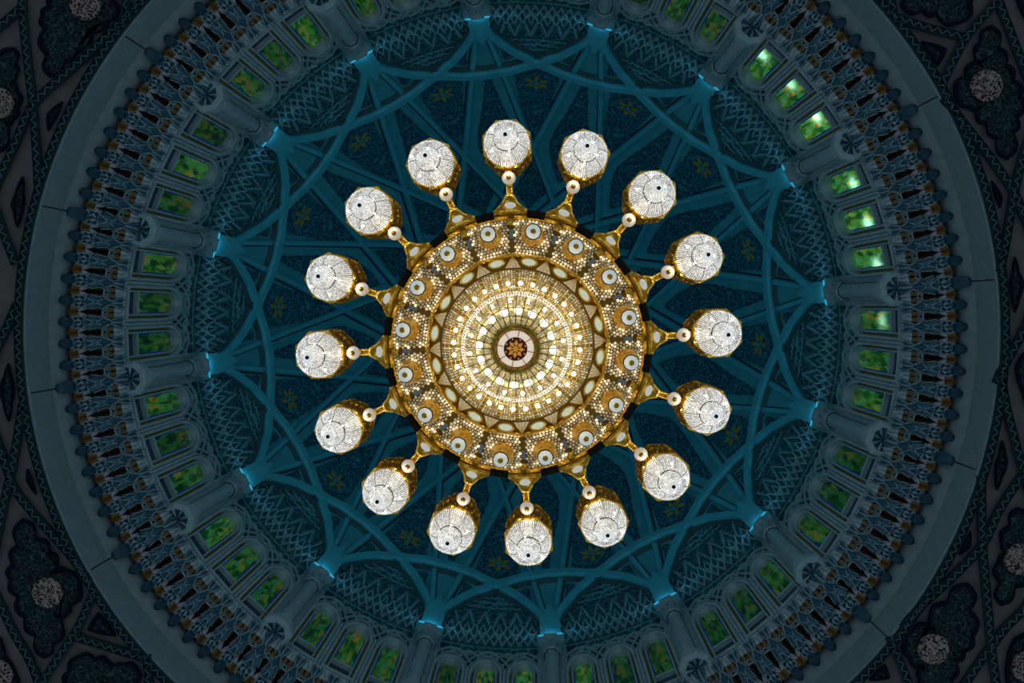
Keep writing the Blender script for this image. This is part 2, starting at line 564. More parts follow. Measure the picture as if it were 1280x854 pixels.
arch0 = rib('arch_rib', arch_path, 8.0, 0.26).mesh('arch_rib', M['rib'])
line_a = rib('straight_rib', straight_path(1), 7.5, 0.16, 6.0).mesh('straight_rib', M['rib'])
line_b = rib('straight_rib', straight_path(-1), 7.5, 0.18, 6.0).mesh('straight_rib', M['rib'])
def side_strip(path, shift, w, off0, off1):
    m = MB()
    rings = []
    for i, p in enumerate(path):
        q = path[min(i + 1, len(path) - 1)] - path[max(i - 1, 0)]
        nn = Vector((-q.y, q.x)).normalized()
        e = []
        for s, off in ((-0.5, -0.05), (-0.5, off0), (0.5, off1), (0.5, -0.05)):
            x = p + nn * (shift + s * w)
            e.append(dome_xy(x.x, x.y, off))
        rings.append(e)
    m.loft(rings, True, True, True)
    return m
soffit_shade_strip = side_strip(arch_path[4:-4], -5.6, 3.6, 0.20, 0.10).mesh('arch_soffit_shade', M['soffit_shade_strip'])  # grey-brown strip, shade of the arch's lower side put into its colour
shade_line_a = side_strip(straight_path(1)[1:], 4.6, 1.5, 0.03, 0.03).mesh('rib_shade_line', M['boss'])  # dark strip painting the shadow line along one side of each straight rib
shade_line_b = side_strip(straight_path(-1)[1:], 4.6, 1.5, 0.03, 0.03).mesh('rib_shade_line', M['boss'])
mb = MB()
rings = []
for r, w in ((405, 15.5), (398, 14.5), (390, 14.5), (382, 14.0), (375, 11.5), (369, 7.5), (362, 1.0)):
    e = []
    for s, off in ((-1, -0.05), (-0.94, 0.26), (-0.4, 0.30), (0.4, 0.30), (0.94, 0.26), (1, -0.05)):
        e.append(dome_xy(r, s * w, off if r > 350 else off * 0.7))
    rings.append(e)
mb.loft(rings, True, True, True)
foot0 = mb.mesh('rib_foot', M['rib'])
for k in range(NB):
    for nm, me in (('arch_soffit_shade', soffit_shade_strip), ('rib_shade_line', shade_line_a), ('rib_shade_line', shade_line_b), ('arch_rib', arch0), ('straight_rib', line_a), ('straight_rib', line_b), ('rib_foot', foot0)):
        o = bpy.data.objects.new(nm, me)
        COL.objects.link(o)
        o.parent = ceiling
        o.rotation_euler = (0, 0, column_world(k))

def panel(outline, centre, off, scallop, mat_, frame_at=None):
    """a carved cell: outline and centre in polar measure round the bay's axis"""
    ps = [pol(*p) for p in outline]
    pts = []
    for i, a in enumerate(ps):
        b = ps[(i + 1) % len(ps)]
        L = (b - a).length
        n = max(2, int(L / 9))
        nn = Vector((b.y - a.y, a.x - b.x)).normalized()
        c0 = pol(*centre)
        if nn.dot((a + b) / 2 - c0) < 0:
            nn = -nn
        for j in range(n):
            for u in (0.0, 0.5):
                t = (j + u) / n
                pts.append(a.lerp(b, t) + nn * (scallop if u else -scallop * 0.4))
    c = pol(*centre)
    m = MB()
    rings = [[dome_xy(p.x, p.y, -0.04) for p in pts], [dome_xy(p.x, p.y, off + 0.03) for p in pts],
             [dome_xy(*(p.lerp(c, 0.05)), off + 0.03) for p in pts]]
    for q in (0.09, 0.35, 0.6, 0.8, 0.93):
        rings.append([dome_xy(*(p.lerp(c, q)), off) for p in pts])
    m.loft(rings, True, False, True)
    fa = pol(*(frame_at or centre))
    o = dome_xy(fa.x, fa.y, off)
    x = (dome_xy(fa.x * 1.01, fa.y * 1.01, off) - o).normalized()
    y = (dome_xy(fa.x - fa.y * 0.01, fa.y + fa.x * 0.01, off) - o)
    z = x.cross(y).normalized()
    y = z.cross(x).normalized()
    fr = Matrix((x, y, z)).transposed().to_4x4()
    fr.translation = o
    return m.mesh('arabesque_panel', mat_, False, fr), fr

cells = [panel([(322, 0), (314, 5.2), (307, 5.0), (292, 4.3), (268, 3.5), (246, 1.9), (231, 0), (246, -1.9), (268, -3.5), (292, -4.3), (307, -5.0), (314, -5.2)], (288, 0), 0.05, 0.9, M['kite'], (303, 0)),
         panel([(202, 0), (166, 6.6), (144, 0), (166, -6.6)], (170, 0), 0.05, 1.0, M['panel'])]
for s in (1, -1):
    cells.append(panel([(366, s * (11.25 - 3.2)), (341, s * (11.25 - 8.0)), (332, s * (11.25 - 4.1))], (345, s * (11.25 - 5.0)), 0.05, 0.9, M['panel']))
column_cells = [panel([(310, 0.5), (310, -0.5), (294, -1.4), (272, -2.7), (246, -5.0), (226, -6.2), (202, -3.9), (182, 0), (202, 3.9), (226, 6.2), (246, 5.0), (272, 2.7), (294, 1.4)], (235, 0), 0.05, 0.8, M['panel'])]
for k in range(NB):
    for group, half in ((cells, 0.5), (column_cells, 0.0)):
        for me, fr in group:
            o = bpy.data.objects.new('arabesque_panel', me)
            COL.objects.link(o)
            o.parent = ceiling
            o.matrix_local = Matrix.Rotation(math.radians(COL0 + STEP * (k + half)), 4, 'Z') @ fr

# ------------------------------------------------------------------ lattice lunettes over the windows (trim, one for each bay)
def bay_rot(k):
    return math.radians(COL0 + STEP * (k + 0.5))
def lun_in(deg):
    return arch_r(11.25 - abs(deg)) + 5.5
mb = MB()
rows = []
degs = [-9.6 + 19.2 * i / 32 for i in range(33)]
for q in (0, 0.25, 0.5, 0.75, 1.0):
    rows.append([dome(404.5 + (min(lun_in(d), 402) - 404.5) * q, d, 0.03) for d in degs])
mb.loft(rows, False)
lun0 = mb.build('lattice_ground', M['lunette'])
mb = MB()
def inlun(r, d):
    return abs(d) < 9.4 and lun_in(d) + 1 < r < 404.5
def lat(a, b, w=0.031, hgt=0.09, n=3, base=0.04):
    for i in range(n):
        p = [a[0] + (b[0] - a[0]) * i / n, a[1] + (b[1] - a[1]) * i / n]
        q = [a[0] + (b[0] - a[0]) * (i + 1) / n, a[1] + (b[1] - a[1]) * (i + 1) / n]
        if inlun(*p) and inlun(*q):
            P0, Q0 = dome(p[0], p[1], base), dome(q[0], q[1], base)
            mb.bar(P0, Q0, w, hgt, dome(p[0], p[1], 1.0) - dome(p[0], p[1], 0.0))
S = 3.1
for i in range(-4, 5):
    c = i * S
    for s in (-1, 1):
        e = c + s * S / 2
        lat((364, c + S / 2), (381, c if s < 0 else c + S))             # tall zigzag
        lat((364, c + S / 2), (381, c if s > 0 else c + S))
        lat((381, c), (391, c + s * S / 4))
        lat((391, c + s * S / 4), (391 + 0.1, c + s * S * 3 / 4))
        lat((391, c + s * S / 4), (397, c + s * S / 2))
        lat((397, c + s * S / 2), (404, c + s * S / 4))
        lat((397, c), (391, c + s * S / 4))
        lat((397, c), (404, c + s * S / 4))
        lat((381, c + s * 0.4), (367, c + s * S / 2), 0.024)
        lat((391, c + s * S / 4), (381, c + s * S * 0.5), 0.022)
for r in (358, 352, 346):                                             # wavy courses at the crown
    for i in range(-24, 24):
        d0, d1 = i * 0.4, (i + 1) * 0.4
        lat((r + 0.9 * math.cos(d0 * 4.05 + r), d0), (r + 0.9 * math.cos(d1 * 4.05 + r), d1), 0.016, 0.02, 1)
lat0 = mb.build('lattice_strapwork', M['lattice'], None, False, None, 'stuff')
mb = MB()
for i in range(-4, 5):
    for r, d in ((364, i * S + S / 2), (381, i * S), (391, i * S + S / 2)):
        if inlun(r, d):
            rr = 0.05 if r < 390 else 0.035
            ax = (dome(r, d, 0.2) - dome(r, d, 0)).normalized()
            u = ax.cross(Vector((0, 0, 1))).normalized()
            w = ax.cross(u)
            c0 = dome(r, d, 0.12)
            ring = [[c0 + ax * z + (u * math.cos(PI / 3 * j) + w * math.sin(PI / 3 * j)) * q for j in range(6)] for z, q in ((0, rr), (0.05, rr * 0.6))]
            mb.loft(ring, True, False, True)
boss0 = mb.build('lattice_boss', M['boss'], None, False, None, 'stuff')

RW = 9.72                                  # the drum
HS, HT = 25.9, 31.1
def dr(s, h, R):
    """point of the drum: s metres along the wall from the bay's middle"""
    return cyl(R, math.degrees(s / RW), h)
WIN = (-1.07, 0.0, 1.07)
# interlaced arches on the spandrels
mb = MB()
def drum_bar(a, b, w=0.045, d=0.07, R=9.81):
    mb.bar(dr(a[0], a[1], R), dr(b[0], b[1], R), w, d, dr(a[0], a[1], 1.0) * -1 + Vector((0, 0, a[1])))
def pointed(cx, hw, base, top, n=8):
    out = []
    for i in range(-n, n + 1):
        x = i / n
        out.append((cx + hw * x, base + (top - base) * (1 - abs(x) ** 1.8)))
    return out
for cx in (-1.605, -1.07, -0.535, 0, 0.535, 1.07, 1.605):
    on = cx in WIN
    for hw, base, top in ((0.56, 29.3, 30.62), (0.72, 29.5, 30.98)) if on else ((0.40, 29.9, 30.85),):
        pp = [p for p in pointed(cx, hw, base, top)]
        for a, b in zip(pp, pp[1:]):
            if abs(a[0]) < 1.55 and abs(b[0]) < 1.55 and max(a[1], b[1]) < 31.05:
                drum_bar(a, b)
for i in range(-5, 6):
    for s in (-1, 1):
        a, b = (i * 0.3, 30.55), (i * 0.3 + s * 0.3, 31.05)
        if abs(a[0]) < 1.5 and abs(b[0]) < 1.5:
            drum_bar(a, b, 0.035, 0.05)
spl0 = mb.build('spandrel_strapwork', M['lattice'], None, False, None, 'stuff')
mb = MB()
mb.loft([[dr(s, h, 9.93) for s in [-1.6 + 3.2 * i / 16 for i in range(17)]] for h in (29.0, 31.08)], False)
mb.loft([[dr(s, h, 9.82) for s in [-1.6 + 3.2 * i / 16 for i in range(17)]] for h in (30.12, 31.08)], False)
spg0 = mb.build('spandrel_ground', M['spandrel'])
mb = MB()
mb.loft([[dr(s, h, R) for s in [-1.62 + 3.24 * i / 16 for i in range(17)]] for h, R in ((31.02, 9.84), (31.02, 9.72), (31.06, 9.69), (31.10, 9.69), (31.13, 9.84))], False)
led0 = mb.build('ledge', M['lunette'])
first = None
for k in range(NB):
    t = empty('trim_%d' % (k + 1), rz=bay_rot(k))
    tag(t, 'lacework lattice lunette and spandrels above three windows, %s bay clockwise from the top' % ORD[k], 'lunette', 'lattice lunettes round the dome', 'structure')
    if k == 0:
        kids(t, lun0, lat0, boss0, spl0, spg0, led0)
        first = t
    else:
        for ch in KIDS[first.name]:
            copy_tree(ch, t)

# ------------------------------------------------------------------ drum wall and windows
mb = MB()
mb.lathe([(9.98, 25.2), (9.98, 31.15)], 96)
wall = mb.build('wall_drum', M['plaster'], None, True)
wall.location = (0, 0, Z0)
tag(wall, 'round drum wall behind the ring of stained glass windows', 'wall', None, 'structure')

def arch_loop(hw, base, spring, top, n=14, power=2.0):
    """closed outline of an arched opening, bottom left first"""
    out = [(-hw, base), (-hw, (base + spring) / 2)]
    for i in range(n + 1):
        x = -1 + 2 * i / n
        out.append((hw * math.sin(x * PI / 2), spring + (top - spring) * (max(0.0, 1 - abs(math.sin(x * PI / 2)) ** power)) ** (1 / 1.6)))
    out += [(hw, (base + spring) / 2), (hw, base)]
    return out
def octa_loop(hw, base, spring, top):
    n = 14
    out = [(-hw, base), (-hw, (base + spring) / 2)]
    key = [(-hw, spring), (-hw * 0.52, top), (hw * 0.52, top), (hw, spring)]
    seg = []
    for i in range(n + 1):
        t = i / n * 3
        j = min(int(t), 2)
        u = t - j
        seg.append((key[j][0] + (key[j + 1][0] - key[j][0]) * u, key[j][1] + (key[j + 1][1] - key[j][1]) * u))
    return out + seg + [(hw, (base + spring) / 2), (hw, base)]
def ring_prism(mb_, outer, inner, Rf, Rb, m=0):
    o_f, i_f = [dr(*p, Rf) for p in outer], [dr(*p, Rf) for p in inner]
    o_b, i_b = [dr(*p, Rb) for p in outer], [dr(*p, Rb) for p in inner]
    mb_.loft([o_b, o_f, i_f, i_b], True, False, False, m)
O_ = arch_loop(0.49, 25.98, 29.05, 30.16)
O2 = arch_loop(0.445, 25.98, 29.02, 30.03)
A_ = arch_loop(0.405, 26.02, 29.0, 29.86)
B_ = octa_loop(0.325, 26.06, 29.42, 29.98)
C_ = octa_loop(0.285, 26.10, 29.28, 29.76)
mb = MB()
ring_prism(mb, O_, O2, 9.70, 9.93)
ring_prism(mb, O2, A_, 9.64, 9.93)
w_mold = mb.build('arch_molding', M['plaster'])
mb = MB()
ring_prism(mb, A_, B_, 9.80, 9.93)
w_band = mb.build('gilded_band', M['olive'])
mb = MB()
ring_prism(mb, B_, C_, 9.76, 9.95)
mb.box(dr(0, 27.0, 9.84), 0.12, 0.57, 0.12)
w_frame = mb.build('window_frame', M['plaster'])
GB = 27.06
C2 = octa_loop(0.25, GB + 0.03, 29.4, 29.83)
C1 = octa_loop(0.287, GB, 29.5, 29.93)
mb = MB()
ring_prism(mb, C1, C2, 9.885, 9.95)
w_edge = mb.build('blue_border', M['bluelead'])
mb = MB()
fr = Matrix.Translation(dr(0, 28.5, 9.90))
mb.poly([dr(*p, 9.90) for p in C2])
w_pane = mb.build('glass_pane', M['glass'], None, False, fr)
mb = MB()
mb.poly([dr(*p, 9.90) for p in ((-0.287, 26.1), (0.287, 26.1), (0.287, 26.96), (-0.287, 26.96))])
w_sill = mb.build('sill_panel', M['slate'])
kids(w_mold)
SUN = {}
pane_mesh_sun = w_pane.data.copy()
pane_mesh_sun.materials.clear()
pane_mesh_sun.materials.append(M['glass_sun'])
# the sun stands outside the upper right of the picture (bays 2 and 3 clockwise), a second softer glow falls in bay 1
LIT = {(1, 0): (0.95, 0.1), (1, 1): (0.85, 0.1), (1, 2): (1.35, 0.1), (2, 0): (0.95, 0.8), (2, 1): (1.25, 0.9), (2, 2): (0.95, 0.9), (3, 0): (0.5, 0.5)}
n = 0
parts = (w_mold, w_band, w_frame, w_edge, w_pane, w_sill)
for k in range(NB):
    for j, s in enumerate(WIN):
        n += 1
        w = empty('window_%d' % n, rz=bay_rot(k) + s / RW)
        tag(w, 'arched green stained glass window, %s of three clockwise in the %s bay clockwise from the top' % (ORD[j], ORD[k]), 'window',
            'stained glass windows round the drum', 'structure')
        for p in parts:
            if n == 1:
                p.parent = w
                c = p
            else:
                c = link_copy(p, w)
            if p is w_pane:
                g = rnd.random()
                if (k, j) in LIT:
                    c.data = pane_mesh_sun
                    c.color = (LIT[(k, j)][0], LIT[(k, j)][1], g, 1)
                else:
                    c.color = (0.09 + 0.36 * rnd.random() ** 1.6, g, rnd.random(), 1)
# pilasters between the windows and the sill ledge, as one trim a bay
mb = MB()
pils = []
for s in (-0.535, 0.535):
    mb = MB()
    for off, wd, R in ((0, 0.05, 9.66), (-0.05, 0.035, 9.72), (0.05, 0.035, 9.72)):
        c = s + off
        mb.loft([[dr(c - wd / 2, h, 9.93), dr(c - wd / 2, h, R), dr(c + wd / 2, h, R), dr(c + wd / 2, h, 9.93)] for h in (25.98, 29.2)], True, True, True)
    pils.append(mb.build('pilaster', M['plaster']))
mb = MB()
for h0, h1, R0, R1 in ((25.78, 25.86, 9.76, 9.68), (25.88, 25.98, 9.70, 9.76)):
    mb.loft([[dr(-1.6 + 3.2 * i / 16, h, R) for i in range(17)] for h, R in ((h0, 9.95), (h0, R0), (h1, R1), (h1, 9.95))], False)
sil0 = mb.build('sill_ledge', M['plaster'])
first = None
for k in range(NB):
    t = empty('trim_%d' % (k + 17), rz=bay_rot(k))
    tag(t, 'pale sill ledge and slim pilasters framing windows, %s bay clockwise from the top' % ORD[k], 'sill', 'sill ledges round the drum', 'structure')
    if k == 0:
        kids(t, *pils, sil0)
        first = t
    else:
        for ch in KIDS[first.name]:
            copy_tree(ch, t)

# ------------------------------------------------------------------ columns between the bays
def octagon(R0, rad, h, n=8):
    return [Vector((R0 + rad * math.cos(2 * PI * (j + 0.5) / n), rad * math.sin(2 * PI * (j + 0.5) / n), h)) for j in range(n)]
mb = MB()
mb.loft([octagon(9.60, r, h) for h, r in ((26.55, 0.22), (26.75, 0.195), (29.9, 0.195), (30.05, 0.22))], True, True, True)
shaft = mb.build('shaft', M['shaft'])
flanks = []
for s in (-1, 1):
    mb = MB()
    for a, b, R in ((0.20, 0.23, 9.66), (0.235, 0.30, 9.72), (0.305, 0.33, 9.68), (0.335, 0.40, 9.75), (0.405, 0.43, 9.71)):
        pts = [[cyl(9.95, s * math.degrees(a / RW), h), cyl(R, s * math.degrees(a / RW), h), cyl(R, s * math.degrees(b / RW), h), cyl(9.95, s * math.degrees(b / RW), h)] for h in (25.98, 31.02)]
        mb.loft(pts, True, True, True)
    flanks.append(mb.build('flanking_pilaster', M['plaster']))
mb = MB()
mb.loft([octagon(9.56, r, h) for h, r in ((25.66, 0.31), (25.58, 0.32), (25.58, 0.40), (25.66, 0.46), (25.90, 0.46), (26.0, 0.38), (26.25, 0.38), (26.35, 0.29), (26.6, 0.27))], True, False, True)
collar = mb.build('base_collar', M['shaft'])
mb = MB()
P_ = lambda a, r, h: Vector((9.56 + r * math.cos(a), r * math.sin(a), h))
for j in range(16):
    a0, a1, am = [2 * PI * (j + q) / 16 for q in (0, 1, 0.5)]
    if j % 2 == 0:
        mb.poly([P_(a0, 0.31, 25.64), P_(am, 0.30, 25.60), P_(am, 0.05, 25.70)], 0)
        mb.poly([P_(am, 0.30, 25.60), P_(a1, 0.31, 25.64), P_(am, 0.05, 25.70)], 0)
    else:
        mb.poly([P_(a0, 0.31, 25.64), P_(am, 0.31, 25.70), P_(am, 0.05, 25.74)], 1)
        mb.poly([P_(am, 0.31, 25.70), P_(a1, 0.31, 25.64), P_(am, 0.05, 25.74)], 2)
mb.loft([octagon(9.56, r, h) for h, r in ((25.66, 0.315), (25.76, 0.05))], True, False, True, 2)
star = mb.build('fluted_star', [M['m_pale'], M['m_dark'], M['m_blue']])
mb = MB()
mb.loft([octagon(9.60, r, h) for h, r in ((30.05, 0.25), (30.12, 0.29), (30.2, 0.25), (30.75, 0.33), (30.9, 0.40), (31.0, 0.42))], True, False, True)
for j in range(8):
    a = 2 * PI * j / 8
    c0 = Vector((9.60 + 0.24 * math.cos(a), 0.24 * math.sin(a), 30.24))
    tng = Vector((-math.sin(a), math.cos(a), 0))
    nrm = Vector((math.cos(a), math.sin(a), -0.15))
    top = Vector((9.60 + 0.31 * math.cos(a), 0.31 * math.sin(a), 30.7))
    for s in (-1, 1):
        mb.bar(c0 + tng * s * 0.085, top, 0.03, 0.03, nrm)
capital = mb.build('capital', M['shaft'])
mb = MB()
mb.loft([[cyl(R, d, h) for d in [-2.55 + 5.1 * i / 8 for i in range(9)]] for h, R in ((31.0, 9.92), (31.0, 9.34), (31.06, 9.30), (31.12, 9.30), (31.12, 9.92))], False)
abacus = mb.build('ledge', M['rib'])
mb = MB()
mb.loft([[cyl(R, d, h) for d in [-2.3 + 4.6 * i / 8 for i in range(9)]] for h, R in ((31.06, 9.31), (31.06, 9.275), (31.115, 9.275), (31.115, 9.31))], True, True, True)
strip = mb.build('light_strip', M['strip'])
first = None
for k in range(NB):
    t = empty('column', rz=column_world(k))
    tag(t, 'pale octagonal engaged column with fluted base under a rib foot, %s clockwise from the top' % ORD[k], 'column', 'columns round the drum', 'structure')
    if k == 0:
        kids(t, shaft, *flanks, collar, star, capital, abacus, strip)
        first = t
    else:
        for ch in KIDS[first.name]:
            copy_tree(ch, t)

# ------------------------------------------------------------------ muqarnas cornice under the windows
def mq(r, v, p=0.0):
    """point of the cornice: r from the axis, v sideways (both in the measure of F), p metres proud of the cone"""
    r = r - 5.0 * max(0.0, (r - 489.0) / 88.0)
    q = (r - 489.0) / 88.0
    h = 25.75 - 1.55 * q
    R = r * h / F
    n = Vector((-0.86, -0.5))
    return Vector((R + p * n.x, v * h / F, h + p * n.y))
def ridge(mb_, rows, m=0):
    """facets from a row list of (r, half width, edge height, ridge height)"""
    rings = []
    for r, w, e, c in rows:
        rings.append([mq(r, -w, e - 0.22), mq(r, -w, e), mq(r, -w * 0.45, (e + c) / 2 + 0.03), mq(r, 0, c), mq(r, w * 0.45, (e + c) / 2 + 0.03), mq(r, w, e), mq(r, w, e - 0.22)])
    mb_.loft(rings, False, False, False, m)
def corbel(scale=1.0, grow=0):
    w = scale
    mb_ = MB()
    ridge(mb_, [(562, 5.4 * w, 0.08, 0.16), (556, 7.4 * w, 0.06, 0.24), (548, 7.8 * w, 0.06, 0.16), (541, 9.2 * w, 0.04, 0.24), (534, 8.0 * w, 0.02, 0.12)], 1)
    def edge(a_, b_, th=0.03, m_=0):
        mb_.bar(mq(*a_), mq(*b_), th, 0.04, mq(a_[0], 0, 1) - mq(a_[0], 0, 0), m_)
    for s in (-1, 1):
        mb_.poly([mq(561, s * 0.8 * w, 0.18), mq(554, s * 4.6 * w, 0.21), mq(549, s * 0.8 * w, 0.20)])
        mb_.poly([mq(556, s * 7.6 * w, 0.09), mq(549, s * 8.0 * w, 0.09), mq(552, s * 4.8 * w, 0.18)])
        mb_.poly([mq(546, s * 1.0 * w, 0.20), mq(541, s * 5.5 * w, 0.20), mq(536, s * 0.8 * w, 0.20)], 2)
        edge((562, s * 5.4 * w, 0.10), (556, s * 7.4 * w, 0.08))
        edge((556, s * 7.4 * w, 0.08), (548, s * 7.8 * w, 0.08))
        edge((548, s * 7.8 * w, 0.08), (537, s * 0.8 * w, 0.22))
        edge((548, s * 0.8 * w, 0.20), (541, s * 9.2 * w, 0.06))
    edge((559, -5.4 * w, 0.12), (559, 5.4 * w, 0.12))
    body = mb_.build('corbel', [M['m_pale'], M['m_dark'], M['m_blue']])
    mb_ = MB()
    g = grow
    apex, mid = mq(573 + g, 0, 0.04), mq(566, 0, 0.17)
    hexa = [mq(570 + g, -4.2 * w, 0.05), mq(565, -6.4 * w, 0.08), mq(559, -5.6 * w, 0.10), mq(559, 5.6 * w, 0.10), mq(565, 6.4 * w, 0.08), mq(570 + g, 4.2 * w, 0.05), apex]
    for a_, b_ in zip(hexa, hexa[1:] + hexa[:1]):
        mb_.poly([a_, b_, mid])
    back = [p + (mq(560, 0, -0.3) - mq(560, 0, 0)) for p in hexa]
    mb_.loft([back, hexa], True)
    tip = mb_.build('pendant_tip', M['m_dark'])
    mb_ = MB()
    ridge(mb_, [(536, 9.6 * w, 0.03, 0.12), (526, 8.6 * w, 0.05, 0.22), (516, 5.0 * w, 0.06, 0.18), (507, 2.6 * w, 0.04, 0.10)])
    for s in (-1, 1):
        mb_.poly([mq(531, s * 1.5 * w, 0.20), mq(523, s * 6.0 * w, 0.20), mq(513, s * 1.6 * w, 0.20)], 1)
        mb_.poly([mq(524, s * 8.2 * w, 0.13), mq(511, s * 9.2 * w, 0.0), mq(509, s * 3.4 * w, 0.12)], 2)
        for a_, b_ in (((536, 9.4, 0.06), (509, 2.4, 0.12)), ((532, 0.6, 0.22), (511, 8.6, 0.06))):
            mb_.bar(mq(a_[0], s * a_[1] * w, a_[2]), mq(b_[0], s * b_[1] * w, b_[2]), 0.026, 0.05, mq(a_[0], 0, 1) - mq(a_[0], 0, 0), 2)
    leaf = mb_.build('leaf_facet', [M['m_blue'], M['m_dark'], M['m_pale']])
    mb_ = MB()
    for j, vv in enumerate((-7.6, -4.4, 0.0, 4.4, 7.6)):
        m_ = 1 if j in (1, 3) else 0
        mb_.poly([mq(508, vv * 0.25 * w - 0.8, 0.08), mq(508, vv * 0.25 * w + 0.8, 0.08), mq(494, (vv + 1.7) * w, 0.12), mq(491, vv * w, 0.20), mq(494, (vv - 1.7) * w, 0.12)], m_)
    ridge(mb_, [(506, 3.0 * w, -0.02, 0.04), (492, 9.4 * w, 0.0, 0.1)], 2)
    crest = mb_.build('crest', [M['m_pale'], M['m_blue'], M['m_dark']])
    return kids(body, tip, leaf, crest)
def niche():
    mb_ = MB()
    ridge(mb_, [(545, 2.0, 0.02, 0.0), (536, 6.0, 0.06, -0.08), (526, 6.8, 0.06, -0.12), (517, 4.2, 0.06, -0.06), (511, 1.0, 0.02, 0.0)], 0)
    for s in (-1, 1):
        pr = [(545, 1.5), (536, 6.0), (526, 6.8), (517, 4.2), (511, 0.6)]
        for (ra, va), (rb, vb) in zip(pr, pr[1:]):
            mb_.bar(mq(ra, s * va, 0.03), mq(rb, s * vb, 0.03), 0.028, 0.05, mq(ra, 0, 1) - mq(ra, 0, 0), 1)
    lens = mb_.build('niche', [M['m_brown'], M['m_pale']])
    mb_ = MB()
    ridge(mb_, [(562, 6.4, 0.10, 0.02), (551, 6.2, 0.12, 0.04)])
    gilt = mb_.build('gilt_soffit', M['m_gold'])
    mb_ = MB()
    for s in (-1, 1):
        mb_.poly([mq(551, s * 0.4, 0.08), mq(551, s * 5.8, 0.14), mq(543, s * 4.6, 0.12), mq(546, s * 0.4, 0.06)])
        mb_.poly([mq(545, s * 5.4, 0.12), mq(540, s * 6.2, 0.10), mq(541, s * 2.2, 0.06)])
    lav = mb_.build('lavender_facet', M['m_lav'])
    mb_ = MB()
    for s in (-1, 1):
        mb_.poly([mq(512, s * 1.0, 0.06), mq(511, s * 6.2, 0.10), mq(505, s * 6.8, 0.10), mq(504, s * 1.6, 0.10)], 0)
        mb_.poly([mq(504, s * 0.4, 0.12), mq(504, s * 5.8, 0.10), mq(495, s * 3.6, 0.18), mq(494, s * 0.4, 0.2)], 1)
        mb_.poly([mq(504, s * 6.0, 0.08), mq(498, s * 7.2, 0.08), mq(494, s * 4.2, 0.15)], 2)
    fan = mb_.build('fan_facet', [M['m_gold'], M['m_pale'], M['m_blue']])
    return kids(lens, gilt, lav, fan)
small, big, nich = corbel(), corbel(1.25, 9), niche()
UNIT = STEP / 8
mb = MB()
mb.lathe([(10.56, 24.7), (10.5, 24.72), (10.02, 25.55), (9.95, 25.9)], 16, -11.25, 11.25)
back0 = mb.build('cornice_back', M['m_dark'])
used = set()
for k in range(NB):
    t = empty('trim_%d' % (k + 33), rz=bay_rot(k))
    tag(t, 'dark teal muqarnas cornice of faceted corbels below windows, %s bay clockwise from the top' % ORD[k], 'cornice', 'muqarnas cornice bays', 'structure')
    if k == 0:
        back0.parent = t
    else:
        link_copy(back0, t)
    for i in range(8):
        for src, a in ((big if i == 0 else small, -11.25 + UNIT * i), (nich, -11.25 + UNIT * (i + 0.5))):
            if src.name in used:
                c = copy_tree(src, t)
            else:
                used.add(src.name)
                src.parent = t
                c = src
            c.rotation_euler = (0, 0, math.radians(a))

# ------------------------------------------------------------------ marble band: sixteen slabs with open joints
ring = empty('trim_49')
tag(ring, 'smooth grey marble band of sixteen slabs below the muqarnas cornice', 'marble band', None, 'structure')
mb = MB()
g = 0.16
mb.lathe([(10.98, 23.02), (10.80, 23.02), (10.80, 24.18), (10.64, 24.48), (10.50, 24.72), (10.7, 24.9), (10.98, 24.9)], 12, -11.25 + g / 2, 11.25 - g / 2)
slab = mb.mesh('marble_slab', M['marble'])
mb = MB()
mb.lathe([(10.88, 22.985), (10.785, 22.97), (10.765, 23.02), (10.775, 23.08), (10.86, 23.1)], 12, -11.25, 11.25)
fil = mb.mesh('lower_fillet', M['marble'])
for k in range(NB):
    for nm, me in (('marble_slab', slab), ('lower_fillet', fil)):
        o = bpy.data.objects.new(nm, me)
        COL.objects.link(o)
        o.parent = ring
        o.rotation_euler = (0, 0, bay_rot(k))

